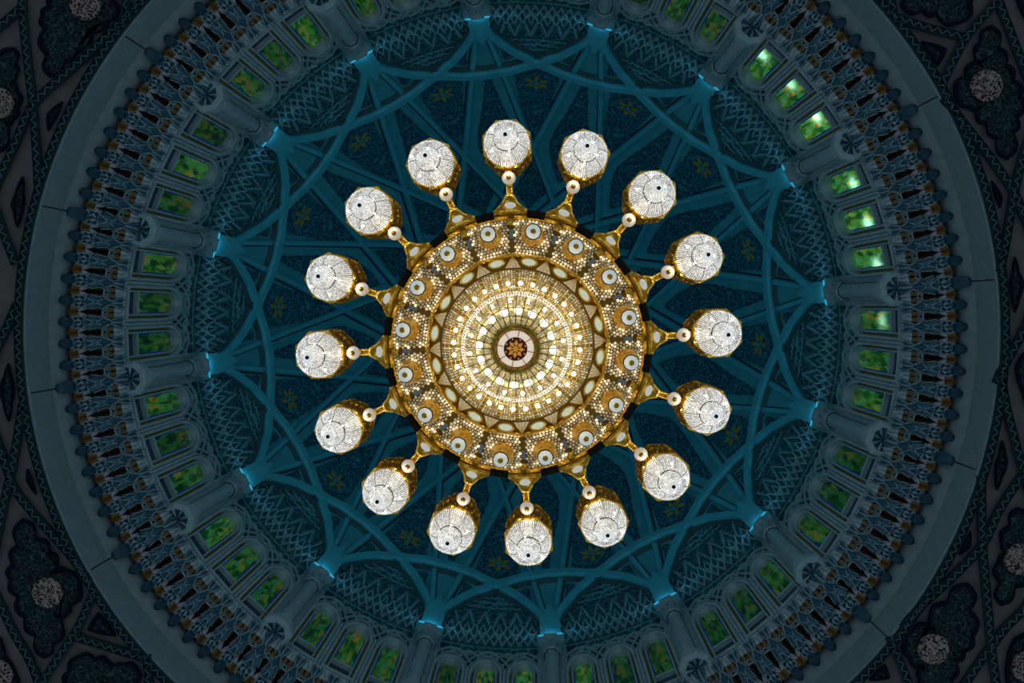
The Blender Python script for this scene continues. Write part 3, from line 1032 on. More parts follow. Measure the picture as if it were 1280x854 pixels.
# ------------------------------------------------------------------ flat ceiling round the dome: stone, strap bands, cartouches
BANDS = [
 [(-10.7,-7.9),(-10.68,-7.03),(-10.61,-6.24),(-10.51,-5.27),(-10.44,-4.3),(-10.4,-3.33)],
 [(-11.95,-6.16),(-11.37,-6.74),(-10.71,-7.29)],
 [(-11.75,-2.53),(-11.37,-3.33),(-10.95,-4.21),(-10.48,-5.18),(-9.72,-5.85),(-8.88,-6.6),(-8.36,-7.1),(-8.03,-7.54)],
 [(-8.44,-7.89),(-8.36,-7.1)],
 [(-11.61,-3.51),(-11.37,-2.85),(-11.21,-2.35),(-10.95,-1.64)],
 [(-11.72,1.04),(-11.44,0.33),(-11.25,-0.03),(-10.93,-0.75)],
 [(-10.84,1.49),(-10.95,2.12),(-11.09,2.9),(-11.2,3.3),(-11.36,4.02),(-11.58,5.02)],
 [(-11.73,1.58),(-11.46,2.21),(-11.2,3.01),(-11.01,3.48),(-10.35,4.29),(-9.81,4.9),(-9.4,5.48)],
 [(-9.28,5.68),(-9.67,6.54),(-10.18,7.31),(-10.57,7.93),(-10.85,8.48)],
 [(-11.98,5.02),(-11.45,5.96),(-11.13,6.66),(-10.76,7.31),(-10.52,8.02),(-10.4,8.48)],
 [(-9.75,6.74),(-9.13,6.93),(-8.12,7.24)],
 [(-8.12,7.15),(-8.07,7.8),(-8.04,8.46)],
 [(8.34,-6.99),(9.11,-6.72),(9.95,-6.51)],
 [(10.94,-7.91),(10.61,-7.31),(10.26,-6.87),(9.95,-6.48),(9.65,-5.91),(9.43,-5.43)],
 [(10.45,-7.83),(10.64,-7.31),(10.93,-6.56),(11.23,-5.8),(11.59,-4.99)],
 [(8.3,-7.85),(8.34,-7.33),(8.41,-6.93)],
 [(9.5,-5.22),(9.94,-4.65),(10.43,-4.04),(10.75,-3.6),(11.05,-3.15),(11.28,-2.61),(11.64,-1.86)],
 [(11.59,-4.9),(11.26,-4.04),(11.15,-3.64),(11.05,-3.15),(10.97,-2.65),(10.88,-2.04),(10.77,-1.43)],
 [(11.74,-1.17),(11.32,-0.21),(11.12,0.2),(10.85,0.71),(10.73,1.02)],
 [(10.82,0.85),(10.95,1.52),(11.1,2.1),(11.28,2.73),(11.56,3.67)],
 [(11.88,1.9),(11.37,2.96),(11.12,3.32),(10.78,3.9),(10.49,4.56),(9.84,5.29),(9.07,6.03),(8.76,6.44)],
 [(10.42,3.05),(10.44,3.49),(10.47,4.47),(10.56,5.45),(10.64,6.22),(10.7,6.84),(10.87,7.95),(10.97,8.49)],
 [(11.93,5.18),(11.42,5.98),(11.04,6.37),(10.72,6.81),(10.44,7.2),(10.05,7.81),(9.7,8.32)],
 [(8.47,6.64),(8.68,7.12),(8.9,7.66),(9.17,8.32)],
]
CARTOUCHES = [
  ([(-10.89,4.07),(-10.6,4.49),(-10.26,4.81),(-10.09,5.08),(-10.22,5.25),(-9.87,5.23),(-9.57,5.64),(-9.83,6.06),(-9.9,6.28),(-10.18,6.3),(-10.02,6.45),(-10.24,6.98),(-10.45,7.25),(-10.64,6.76),(-10.89,6.34),(-11.05,5.85),(-11.22,5.47),(-11.16,5.09),(-11.03,4.65)],(-10.33,5.74)),
  ([(10.5,-6.77),(10.68,-6.3),(10.85,-5.94),(11.01,-5.59),(11.19,-5.23),(11.11,-4.75),(11.03,-4.42),(10.9,-3.86),(10.66,-4.3),(10.43,-4.61),(10.18,-4.84),(10.28,-4.96),(10.06,-4.96),(9.71,-5.39),(9.96,-5.68),(10.1,-5.99),(10.3,-5.96),(10.15,-6.11),(10.26,-6.42)],(10.4,-5.46)),
  ([(10.19,5.42),(10.25,6.02),(10.33,6.61),(10.14,6.97),(9.95,7.2),(9.87,7.6),(9.61,8.05),(9.2,7.93),(9.15,7.6),(9.09,7.41),(9.21,7.37),(8.89,7.12),(8.77,6.75),(9.03,6.39),(9.27,6.33),(9.47,6.47),(9.32,6.21),(9.74,5.83)],(9.42,6.89)),
  ([(11.25,3.74),(11.06,4.13),(10.88,4.56),(10.98,4.74),(10.83,4.91),(10.87,5.45),(10.88,5.93),(11.2,5.53),(11.58,5.18),(11.75,4.64),(11.51,4.11)],(11.28,4.88)),
  ([(-10.13,-5.76),(-10.19,-6.22),(-10.24,-6.82),(-10.29,-7.1),(-10.14,-7.32),(-10.03,-7.55),(-9.68,-7.9),(-9.06,-8.24),(-8.71,-7.77),(-8.64,-7.42),(-8.54,-7.15),(-8.77,-7.0),(-9.01,-6.74),(-9.25,-6.84),(-9.15,-6.6),(-9.5,-6.3),(-9.78,-6.08)],(-9.27,-7.33)),
  ([(-10.89,-6.42),(-10.86,-6.08),(-10.85,-5.82),(-10.96,-5.68),(-10.83,-5.5),(-10.82,-5.1),(-10.93,-4.83),(-11.13,-4.71),(-11.05,-4.5),(-11.27,-4.11),(-11.48,-4.3),(-11.66,-4.66),(-11.64,-5.54),(-11.33,-6.07)],(-11.25,-5.19)),
  ([(-9.7,7.18),(-9.3,7.23),(-8.97,7.3),(-8.9,7.44),(-8.65,7.35),(-8.32,7.46),(-8.32,7.81),(-8.42,8.28),(-9.12,8.74),(-9.81,8.38),(-10.02,7.82),(-9.91,7.52)],(-9.15,8.14)),
  ([(-11.46,6.75),(-11.31,7.2),(-11.08,7.59),(-11.01,7.9),(-11.12,8.3),(-11.68,8.4),(-11.99,7.76),(-11.75,7.21)],(-11.48,7.61)),
  ([(11.04,7.11),(11.2,6.66),(11.43,6.53),(11.73,6.78),(11.8,7.68),(11.28,7.98),(11.05,7.68)],(11.48,7.27)),
  ([(8.6,-7.36),(8.62,-7.1),(9.01,-7.07),(9.33,-6.98),(9.86,-6.8),(10.08,-7.23),(9.92,-7.66),(9.23,-7.87),(8.66,-7.67)],None),
  ([(11.0,-7.48),(11.11,-7.1),(11.39,-6.71),(11.55,-7.48)],None),
  ([(11.13,0.71),(11.2,0.48),(11.33,0.32),(11.63,0.36),(11.73,1.37),(11.44,1.59),(11.29,1.23)],None),
  ([(-10.75,-3.58),(-10.73,-3.24),(-10.73,-2.97),(-10.79,-2.71),(-10.89,-2.44),(-10.97,-2.78),(-11.02,-2.97),(-10.93,-3.19)],None),
  ([(-11.15,0.58),(-11.09,0.86),(-11.02,1.15),(-11.08,1.49),(-11.16,1.89),(-11.28,1.49),(-11.35,1.15),(-11.25,0.86)],None),
  ([(11.09,-1.76),(11.18,-1.43),(11.29,-1.17),(11.21,-0.87),(11.11,-0.54),(11.04,-0.84),(10.98,-1.13),(11.04,-1.43)],None),
  ([(10.88,2.27),(10.95,2.54),(11.0,2.77),(10.89,3.07),(10.77,3.37),(10.73,3.09),(10.73,2.86),(10.81,2.57)],None),
  ([(-9.83,-5.23),(-10.18,-4.95),(-10.17,-4.58)],None),
  ([(-10.76,2.95),(-10.78,3.22),(-10.57,3.53)],None),
  ([(-9.21,6.19),(-9.45,6.59),(-8.8,6.73)],None),
  ([(9.01,-6.43),(9.56,-6.26),(9.36,-5.88)],None),
  ([(10.56,-3.41),(10.79,-3.07),(10.75,-2.82)],None),
  ([(10.22,4.28),(10.21,4.63),(9.97,4.81)],None),
  ([(8.39,7.25),(8.49,7.56),(8.04,7.61)],None),
]

mb = MB()
n = 192
inner = [(10.85 * math.cos(2 * PI * j / n), 10.85 * math.sin(2 * PI * j / n)) for j in range(n)]
outer = []
for x, y in inner:
    q = 19.0 / max(abs(x), abs(y))
    outer.append((x * q, y * q))
mb.loft([[(x, y, 24.4) for x, y in outer], [(x, y, 23.0) for x, y in outer], [(x, y, 23.0) for x, y in inner], [(x, y, 24.4) for x, y in inner]], True)
surround = mb.build('ceiling', M['stone'])
surround.location = (0, 0, Z0)
tag(surround, 'dark flat stone ceiling with strap bands and arabesque cartouches round the dome', 'ceiling', None, 'structure')
def turned(p, q):
    return (p[0], p[1]) if q == 0 else ((-p[1], p[0]) if q > 0 else (p[1], -p[0]))
# the work goes on beyond what the photograph shows: the two sides are carried round to the other two, and mirrored outwards
for q in (1, -1):
    for b in list(BANDS):
        n_ = [turned(p, q) for p in b]
        if min(abs(p[1]) for p in n_) > 9.0 and max(abs(p[0]) for p in n_) < 7.2 and all(math.hypot(*p) > 11.0 for p in n_):
            BANDS.append(n_)
    for o_, m_ in list(CARTOUCHES):
        n_ = [turned(p, q) for p in o_]
        if min(abs(p[1]) for p in n_) > 9.3 and max(abs(p[0]) for p in n_) < 7.2:
            CARTOUCHES.append((n_, turned(m_, q) if m_ else None))
def mirrored(p):
    e = 12.05 if p[0] > 0 else -11.35
    return (round(2 * e - p[0], 3), p[1])
for b in list(BANDS):
    if all(abs(p[0]) > 9.6 and abs(p[1]) < 8.3 for p in b):
        n_ = [mirrored(p) for p in b if abs(p[0]) <= (12.05 if p[0] > 0 else 11.35)]
        if len(n_) > 1:
            BANDS.append(n_)
for o_, m_ in list(CARTOUCHES):
    if all(9.6 < abs(p[0]) < 12.0 and abs(p[1]) < 8.3 for p in o_) and (max(abs(p[0]) for p in o_) < (12.0 if o_[0][0] > 0 else 11.3)):
        CARTOUCHES.append(([mirrored(p) for p in o_], mirrored(m_) if m_ else None))
def strap(pts, closed=False, w=0.175):
    pts = [Vector(p) for p in pts]
    if not closed:
        pts = spline(pts, 6)
    L = [0.0]
    for a, b in zip(pts, pts[1:] + ([pts[0]] if closed else [])):
        L.append(L[-1] + (b - a).length)
    def at(s):
        i = 0
        while i < len(L) - 2 and L[i + 1] < s:
            i += 1
        a, b = pts[i], pts[(i + 1) % len(pts)]
        u = (s - L[i]) / max(L[i + 1] - L[i], 1e-6)
        d = (b - a).normalized()
        return a.lerp(b, u), Vector((-d.y, d.x))
    base, zig = MB(), MB()
    N = max(2, int(L[-1] / 0.25))
    rings = []
    for i in range(N + 1):
        p, nn = at(L[-1] * i / N)
        e = []
        for s, z in ((-0.56, 23.02), (-0.56, 22.93), (-0.42, 22.90), (-0.40, 22.95), (0.40, 22.95), (0.42, 22.90), (0.56, 22.93), (0.56, 23.02)):
            q = p + nn * (s * w)
            e.append((q.x, q.y, z))
        rings.append(e)
    base.loft(rings, True, not closed, not closed)
    K = max(2, int(L[-1] / 0.105))
    for i in range(K):
        p, nn = at(L[-1] * i / K)
        q, n2 = at(L[-1] * (i + 1) / K)
        s = 1 if i % 2 else -1
        a = p + nn * (s * 0.34 * w)
        b = q - n2 * (s * 0.34 * w)
        zig.bar((a.x, a.y, 22.955), (b.x, b.y, 22.955), 0.026, 0.035, (0, 0, -1))
    o = base.build('strap_band', M['strap'], surround)
    zig.build('zigzag_relief', M['zig'], o, False, None, 'stuff')
for b in BANDS:
    strap(b)
strap([(10.91 * math.cos(2 * PI * j / 192), 10.91 * math.sin(2 * PI * j / 192)) for j in range(192)], True)
for outline, medal in CARTOUCHES:
    ps = [Vector(p) for p in outline]
    area = sum(a.x * b.y - b.x * a.y for a, b in zip(ps, ps[1:] + ps[:1]))
    if area < 0:
        ps.reverse()
    c = sum(ps, Vector((0, 0))) / len(ps)
    pts = []
    for a, b in zip(ps, ps[1:] + ps[:1]):
        d = b - a
        nn = Vector((d.y, -d.x))
        k = 0.26 if len(ps) > 8 else 0.05
        for u in (0.0, 0.2, 0.4, 0.6, 0.8):
            pts.append(a.lerp(b, u) + nn * (k * math.sin(PI * u)))
    lip, fld = MB(), MB()
    def shrink(p, m):
        d = c - p
        return p + d.normalized() * min(m, d.length * 0.5)
    r0 = [(p.x, p.y, 23.01) for p in pts]
    r1 = [(p.x, p.y, 22.93) for p in pts]
    q2 = [shrink(p, 0.09) for p in pts]
    lip.loft([r0, r1, [(p.x, p.y, 22.93) for p in q2], [(p.x, p.y, 22.97) for p in q2]], True)
    fr = Matrix.Translation(Vector((c.x, c.y, 22.96)))
    fld.poly([(p.x, p.y, 22.96) for p in q2])
    o = fld.build('cartouche', M['cart'], surround, False, fr)
    lo = lip.build('cartouche_rim', M['cartrim'], o)
    lo.location = -Vector((c.x, c.y, 22.96))
    if medal:
        md = MB()
        md.loft([[(medal[0] + R * math.cos(2 * PI * j / 28) * (1 + 0.03 * math.cos(8 * 2 * PI * j / 28)), medal[1] + R * math.sin(2 * PI * j / 28), z) for j in range(28)]
                 for R, z in ((0.34, 22.98), (0.34, 22.90), (0.31, 22.88))], True, False, True)
        x = md.build('medallion', M['medal'], o, False, None)
        x.location = -Vector((c.x, c.y, 22.96))

# ------------------------------------------------------------------ the chandelier
ARM0 = -3.1
ch = empty('chandelier', (0.30655, 0.0083, Z0))
tag(ch, 'huge gold and crystal chandelier with sixteen arms, lit, hanging under the dome', 'chandelier')
def px(v, h):
    return v * h / F
def put(o, name=None, rots=()):
    """o becomes a part of the chandelier; copies of it stand at every further angle"""
    o.parent = ch
    base = Matrix.Translation(o.location)
    o.matrix_local = Matrix.Rotation(rots[0], 4, 'Z') @ base if rots else base
    for a in rots[1:]:
        c = copy_tree(o, ch)
        c.matrix_local = Matrix.Rotation(a, 4, 'Z') @ base
ARMS = [math.radians(ARM0 + STEP * k) for k in range(16)]
MIDS = [math.radians(ARM0 + STEP * (k + 0.5)) for k in range(16)]
def seg_pts(R, d0, d1, n, flat=True):
    """points across a bay of the ring; flat: on the sixteen sided polygon whose corners stand at the bars"""
    out = []
    for i in range(n + 1):
        d = d0 + (d1 - d0) * i / n
        q = R * math.cos(math.radians(11.25)) / math.cos(math.radians(d)) if flat else R
        out.append((q * math.cos(math.radians(d)), q * math.sin(math.radians(d))))
    return out

# rim: gold ridged plates at the arms, black between
def rim_piece(d0, d1, ridge_, mat_, name):
    m = MB()
    prof = [(2.27, 18.95), (2.27, 18.84), (2.33, 18.80)] + ([(2.35, 18.85), (2.38, 18.80)] if ridge_ else []) + [(2.41, 18.80), (2.445, 18.86), (2.445, 19.3), (2.36, 19.5)]
    m.lathe(prof, 8, d0, d1)
    return m.build(name, mat_)
put(rim_piece(-7.2, 7.2, True, M['gold'], 'rim_plate'), None, ARMS)
mb = MB()
mb.lathe([(2.31, 18.9), (2.33, 18.82), (2.43, 18.82), (2.45, 18.88), (2.445, 19.3), (2.36, 19.5)], 6, -4.06, 4.06)
link = mb.build('rim_link', M['black'])
mb = MB()
mb.lathe([(2.27, 18.95), (2.27, 18.84), (2.29, 18.81), (2.315, 18.84), (2.315, 18.95)], 6, -4.06, 4.06)
put(kids(link, mb.build('inner_bead', M['gold'])), None, MIDS)
mb = MB()
mb.lathe([(2.44, 19.05), (2.36, 19.9), (2.1, 20.6), (2.0, 21.2), (1.6, 21.9), (1.45, 23.0), (1.1, 24.0), (0.9, 25.5), (0.6, 26.3), (0.3, 28.0), (0.1, 29.0)], 32)
put(mb.build('upper_body', M['gold'], None, True))
mb = MB()
top_h = DH + DB * math.sin(PI / 2 - 0.03)
mb.tube([(0, 0, 28.9), (0, 0, 36.0), (-0.15, 0, 44.05)], 0.09, 10)
put(mb.build('suspension_rod', M['gold'], None, True))

# mosaic bays of the ring
Ri, Ro = 1.64, 2.29
HM = 18.86
def hm(R):
    return HM - 0.12 * (Ro - R) / (Ro - Ri)
mb = MB()
rows = []
for q in (0, 0.5, 1):
    R = Ri + (Ro - Ri) * q
    rows.append([(x, y, hm(R) + 0.02) for x, y in seg_pts(R, -11.25, 11.25, 8, q < 0.9)])
mb.loft(rows, False)
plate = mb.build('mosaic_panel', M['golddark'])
mb = MB()
sp = 0.059
R = Ri + 0.03
row = 0
pod_R = px(141, 18.8)
while R < Ro - 0.02:
    halfdeg = 11.25 - math.degrees(0.065 / R)
    cnt = int(2 * math.radians(halfdeg) * R / sp)
    for i in range(cnt + 1):
        d = -halfdeg + 2 * halfdeg * (i + (0.5 if row % 2 else 0)) / cnt
        if d > halfdeg:
            continue
        q = R if R > 2.0 else R * math.cos(math.radians(11.25)) / math.cos(math.radians(d)) * (2.0 - R) / 0.36 + R * (1 - (2.0 - R) / 0.36)
        t = math.radians(d)
        c = Vector((q * math.cos(t), q * math.sin(t), hm(q)))
        if (c - Vector((pod_R - 0.02, 0, c.z))).length < 0.17:
            continue
        rr = 0.026 * (0.85 + 0.3 * rnd.random())
        n_ = 6
        ph = rnd.random() * PI
        rings = [[c + Vector((rr * s * math.cos(ph + 2 * PI * j / n_), rr * s * math.sin(ph + 2 * PI * j / n_), z)) for j in range(n_)] for s, z in ((1, 0.01), (0.9, -0.012), (0.35, -0.028))]
        mb.loft(rings, True, False, True)
    R += sp * 0.88
    row += 1
cells_o = mb.build('crystal_cells', M['crystal_mosaic'], None, False, None, 'stuff')
kids(plate, cells_o)
put(plate, None, MIDS)

# radial bars with silver cuffs, at the arms
mb = MB()
mb.bar((Ri - 0.02, 0, HM), (Ro + 0.03, 0, HM + 0.02), 0.085, 0.09, (0, 0, -1))
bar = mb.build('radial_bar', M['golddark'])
mb = MB()
mb.bar((1.92, 0, HM), (2.08, 0, HM), 0.10, 0.11, (0, 0, -1))
cuff = mb.build('silver_cuff', M['silver'])
mb = MB()
mb.lathe([(0.0, 18.72), (0.025, 18.72), (0.03, 18.75), (0.045, 18.73), (0.06, 18.75), (0.06, 18.9)], 14)
rivet = mb.build('rivet', M['gold'], None, True)
rivet.location = (2.22, 0, 0)
put(kids(bar, cuff, rivet), None, ARMS)

# hanging pods in the middle of every bay
def at_x(o, x):
    o.location = (x, 0, 0)
    return o
mb = MB()
mb.lathe([(0.225, 18.86), (0.215, 18.74), (0.17, 18.62), (0.13, 18.5), (0.105, 18.35), (0.095, 18.2), (0.12, 18.12)], 24)
pod = mb.build('light_pod', M['gold'], None, True)
mb = MB()
for j in range(24):
    a = 2 * PI * j / 24
    mb.octa((0.20 * math.cos(a), 0.20 * math.sin(a), 18.74), (0.02, 0, 0), (0, 0.02, 0), (0, 0, 0.03))
podc = mb.build('crystal_collar', M['crystal_mosaic'])
mb = MB()
rings = []
for r, h in ((0.118, 18.13), (0.130, 18.10), (0.128, 18.06), (0.05, 18.03)):
    rings.append([(r * math.cos(2 * PI * (j + 0.5) / 10), r * math.sin(2 * PI * (j + 0.5) / 10), h) for j in range(10)])
mb.loft(rings, True, True, True)
disc = mb.build('pearl_disc', M['pearl'])
mb = MB()
mb.lathe([(0.135, 18.14), (0.148, 18.11), (0.135, 18.08), (0.12, 18.09)], 10, phase=18)
drim = mb.build('disc_rim', M['black'])
mb = MB()
mb.lathe([(0.052, 18.05), (0.052, 18.0), (0.036, 17.98), (0.02, 17.99), (0.0, 17.99)], 14)
knob = mb.build('knob', M['gold'], None, True)
pod.location = (px(139, 18.7), 0, 0)
for o in (podc, disc, drim, knob):
    o.location = (0.01, 0, 0)
put(kids(pod, podc, disc, drim, knob), None, MIDS)
for a in MIDS:                             # fill lights added by the outer bowl's bulbs to brighten the gold
    c, s_ = math.cos(a), math.sin(a)
    lamp('bowl_fill', 'POINT', (0.30655 + 1.19 * c, 0.0083 + 1.19 * s_, 17.93 + Z0), BOWL_FILL_POWER, (1.0, 0.86, 0.62), 0.03)

# inner polygon frame
mb = MB()
rows = []
for R, h in ((1.60, 18.80), (1.60, 18.70), (1.635, 18.67), (1.67, 18.72), (1.67, 18.84)):
    rows.append([(x, y, h) for x, y in seg_pts(R, -11.25, 11.25, 2)])
mb.loft(rows, False)
put(mb.build('polygon_frame', M['gold']), None, MIDS)
# gem band
mb = MB()
mb.lathe([(1.64, 18.80), (1.50, 18.72), (1.34, 18.66)], 64)
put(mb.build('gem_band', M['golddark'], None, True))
mb = MB()
rings = []
for q, z in ((1.0, 18.75), (1.0, 18.66), (0.82, 18.635)):
    rings.append([(1.50 + 0.062 * q * math.cos(2 * PI * j / 20), 0.125 * q * math.sin(2 * PI * j / 20), z) for j in range(20)])
mb.loft(rings, True, False, True)
oval = mb.build('oval_gem', M['pearl2'])
mb = MB()
rings = []
for q, z in ((1.0, 18.66), (1.12, 18.63), (1.25, 18.68)):
    rings.append([(1.50 + 0.066 * q * math.cos(2 * PI * j / 20), 0.13 * q * math.sin(2 * PI * j / 20), z) for j in range(20)])
mb.loft(rings, True)
put(kids(oval, mb.build('gem_setting', M['gold'], None, True)), None, MIDS)
mb = MB()
for s in (-1, 1):
    for j in range(2):
        y0, y1 = s * 0.135 * j / 2, s * 0.135 * (j + 1) / 2
        mb.poly([(1.60, 0, 18.64), (1.385, y0, 18.60), (1.385, y1, 18.62)])
tri = mb.build('fan_triangle', M['fan'])
mb = MB()
for y in (-0.14, -0.07, 0, 0.07, 0.14):
    mb.bar((1.60, 0, 18.635), (1.385, y, 18.60), 0.012, 0.012, (0, 0, -1))
put(kids(tri, mb.build('fan_ribs', M['gold'])), None, ARMS)

# crystal bowl: rows of beads on rings of wire
def bead_rows(mb_, prof, rows, count, sa, sb, jitter=0.25, gaps=None, phase=0.0):
    n_ = len(prof) - 1
    for i in range(rows):
        u = (i + 0.5) / rows * n_
        j = min(int(u), n_ - 1)
        q = u - j
        R = prof[j][0] + (prof[j + 1][0] - prof[j][0]) * q
        h = prof[j][1] + (prof[j + 1][1] - prof[j][1]) * q
        dR, dh = prof[j + 1][0] - prof[j][0], prof[j + 1][1] - prof[j][1]
        L = math.hypot(dR, dh)
        dR, dh = dR / L, dh / L
        for k in range(count):
            d = 2 * PI * (k + phase * i) / count
            if gaps and (k % gaps) == 0:
                continue
            c, s = math.cos(d), math.sin(d)
            w_ = min(sb, R * 2 * PI / count * 0.46)
            f = 1 - jitter * rnd.random()
            mb_.octa((R * c, R * s, h), (-s * w_, c * w_, 0), (dR * c * sa * f, dR * s * sa * f, dh * sa * f), (-dh * c * 0.012, -dh * s * 0.012, dR * 0.012))
BOWL1 = [(1.35, 18.62), (1.27, 18.42), (1.16, 18.24), (1.04, 18.08), (0.95, 17.95)]
BOWL2 = [(0.885, 17.74), (0.80, 17.52), (0.68, 17.33), (0.54, 17.18), (0.41, 17.08)]
mb = MB()
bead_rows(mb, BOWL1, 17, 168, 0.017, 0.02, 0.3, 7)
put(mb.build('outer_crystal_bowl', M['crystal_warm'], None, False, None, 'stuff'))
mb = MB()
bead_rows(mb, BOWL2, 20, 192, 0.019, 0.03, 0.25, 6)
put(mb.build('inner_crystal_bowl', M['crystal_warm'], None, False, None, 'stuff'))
mb = MB()
mb.lathe([(1.38, 18.70), (1.30, 18.52), (1.0, 18.30), (0.93, 18.1), (0.80, 17.85), (0.6, 17.6), (0.38, 17.45), (0.0, 17.4)], 48)
put(mb.build('gold_reflector', M['reflector'], None, True))
for prof, nr, rr in ((BOWL1, 6, 0.008), (BOWL2, 5, 0.007)):
    for i in range(nr):
        u = i / (nr - 1) * (len(prof) - 1)
        j = min(int(u), len(prof) - 2)
        R = prof[j][0] + (prof[j + 1][0] - prof[j][0]) * (u - j)
        h = prof[j][1] + (prof[j + 1][1] - prof[j][1]) * (u - j)
        mb = MB()
        mb.lathe([(R - rr, h), (R, h - rr), (R + rr, h), (R, h + rr), (R - rr, h)], 64)
        put(mb.build('wire_ring', M['gold'], None, True))
mb = MB()
for a, b in zip(BOWL2, BOWL2[1:]):
    mb.bar((a[0] + 0.0, 0, a[1] - 0.01), (b[0], 0, b[1] - 0.01), 0.016, 0.02, (-0.3, 0, -1))
put(mb.build('bowl_spoke', M['black']), None, [2 * PI * k / 32 for k in range(32)])
# crystal ring between the bowls, silver beads
mb = MB()
for R, h, n_ in ((0.935, 17.86, 120), (0.905, 17.78, 120), (0.895, 17.70, 120)):
    for k in range(n_):
        d = 2 * PI * k / n_
        mb.octa((R * math.cos(d), R * math.sin(d), h), (-0.021 * math.sin(d), 0.021 * math.cos(d), 0), (0.016 * math.cos(d), 0.016 * math.sin(d), 0), (0, 0, 0.035))
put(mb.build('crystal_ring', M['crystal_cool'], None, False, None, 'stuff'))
# bulbs: thirty two on the outer bowl, sixteen in the inner one
def ball(r, c, n=10, rings_=6, squash=1.0):
    m = MB()
    rg = [[(c[0] + r * math.sin(PI * max(i, 0.02) / rings_) * math.cos(2 * PI * j / n), c[1] + r * math.sin(PI * max(i, 0.02) / rings_) * math.sin(2 * PI * j / n),
            c[2] + r * squash * math.cos(PI * max(i, 0.02) / rings_)) for j in range(n)] for i in range(rings_)] + [[(c[0], c[1], c[2] - r * squash)] * n]
    m.loft(rg, True)
    return m
b0 = ball(0.034, (1.10, 0, 18.11)).build('bulb', M['bulbcool'], None, True)
mb = MB()
mb.lathe([(0.04, 18.16), (0.055, 18.13), (0.045, 18.10)], 10)
s0 = mb.build('bulb_socket', M['gold'], None, True)
s0.location = (1.10, 0, 0)
put(kids(b0, s0), None, [2 * PI * (k + 0.3) / 32 for k in range(32)])
b1 = ball(0.075, (0.63, 0, 17.46)).build('bulb', M['bulbsoft'], None, True)
put(b1, None, [2 * PI * (k + 0.15) / 16 for k in range(16)])
b2 = ball(0.036, (0.80, 0, 17.70)).build('bulb', M['bulb'], None, True)
put(b2, None, [2 * PI * (k + 0.65) / 16 for k in range(16)])
# rosette at the very bottom
mb = MB()
mb.lathe([(0.40, 17.12), (0.405, 17.06), (0.39, 17.04), (0.37, 17.06), (0.36, 17.04), (0.335, 17.05), (0.30, 17.05)], 48)
put(mb.build('rosette_rim', M['gold'], None, True))
mb = MB()
mb.loft([[(R * math.cos(2 * PI * j / 16), R * math.sin(2 * PI * j / 16), h) for j in range(16)] for R, h in ((0.305, 17.06), (0.25, 17.0), (0.195, 16.98))], True)
put(mb.build('pearl_petals', M['alabaster']))
mb = MB()
mb.lathe([(0.36, 17.05), (0.345, 17.0), (0.315, 17.03)], 6, -14, 14)
mb.bar((0.20, 0, 16.985), (0.31, 0, 17.03), 0.014, 0.012, (0, 0, -1))
put(mb.build('gold_clasp', M['orange2']), None, [PI / 4 * k + 0.2 for k in range(8)])
mb = MB()
mb.loft([[(0.195 * math.cos(2 * PI * (j + 0.5) / 16), 0.195 * math.sin(2 * PI * (j + 0.5) / 16), h) for j in range(16)] for h in (17.02, 16.955)], True, False, True)
hub = mb.build('star_medallion', M['ruby'])
mb = MB()
for k in range(8):
    a = 2 * PI * k / 8 + 0.1
    P_ = lambda r, w: Vector((r * math.cos(a) - w * math.sin(a), r * math.sin(a) + w * math.cos(a), 0))
    top = P_(0.09, 0) + Vector((0, 0, 16.925))
    oth = [P_(0.04, 0), P_(0.09, 0.035), P_(0.155, 0), P_(0.09, -0.035)]
    oth = [p + Vector((0, 0, 16.95)) for p in oth]
    for i in range(4):
        mb.poly([oth[i], oth[(i + 1) % 4], top])
    b = a + PI / 8
    mb.octa((0.165 * math.cos(b), 0.165 * math.sin(b), 16.95), (0.018, 0, 0), (0, 0.018, 0), (0, 0, 0.012))
mb.lathe([(0.045, 16.95), (0.035, 16.93), (0.0, 16.92)], 12)
put(kids(hub, mb.build('eight_petal_star', M['orange'])))

# arms and pendant lamps
HA = 19.35
mb = MB()
pl = [(2.43, -0.33), (2.43, 0.33), (2.58, 0.155), (2.73, 0.075), (2.73, -0.075), (2.58, -0.155)]
mb.loft([[(x, y, h) for x, y in pl] for h in (19.35, 19.0)], True, True, False)
ins = [(2.44, -0.27), (2.44, 0.27), (2.565, 0.13), (2.70, 0.05), (2.70, -0.05), (2.565, -0.13)]
mb.loft([[(x, y, 19.0) for x, y in pl], [(x, y, 18.97) for x, y in ins], [(x, y, 19.0) for x, y in ins]], True, False, True)
brk = mb.build('arm_bracket', M['gold'])
mb = MB()
mb.loft([[(2.535 + 0.055 * q * math.cos(2 * PI * j / 20), 0.10 * q * math.sin(2 * PI * j / 20), z) for j in range(20)] for q, z in ((1, 19.0), (1, 18.955), (0.8, 18.935))], True, False, True)
ov = mb.build('oval_inlay', M['pearl'])
put(kids(brk, ov), None, ARMS)
mb = MB()
for y in (-0.045, 0.045):
    mb.bar((2.66, y, 19.12), (3.30, y, 19.42), 0.03, 0.06, (0, 0, -1))
mb.bar((2.66, 0, 19.3), (3.34, 0, 19.6), 0.13, 0.14, (0, 0, -1))
mb.tube([(3.28, 0, 19.5), (3.36, 0, 19.9), (3.42, 0, 20.9), (3.68, 0, 21.3)], 0.05, 8)
arm = mb.build('arm', M['gold'])
mb = ball(0.128, (3.06, 0, 19.22), 14, 8, 0.8)
kn = mb.build('pearl_knob', M['ivory'], None, True)
mb = MB()
mb.lathe([(0.045, 19.14), (0.045, 19.10), (0.03, 19.085), (0.0, 19.085)], 12)
kc = mb.build('knob_cap', M['golddark'], None, True)
kc.location = (3.06, 0, 0)
put(kids(arm, kn, kc), None, ARMS)

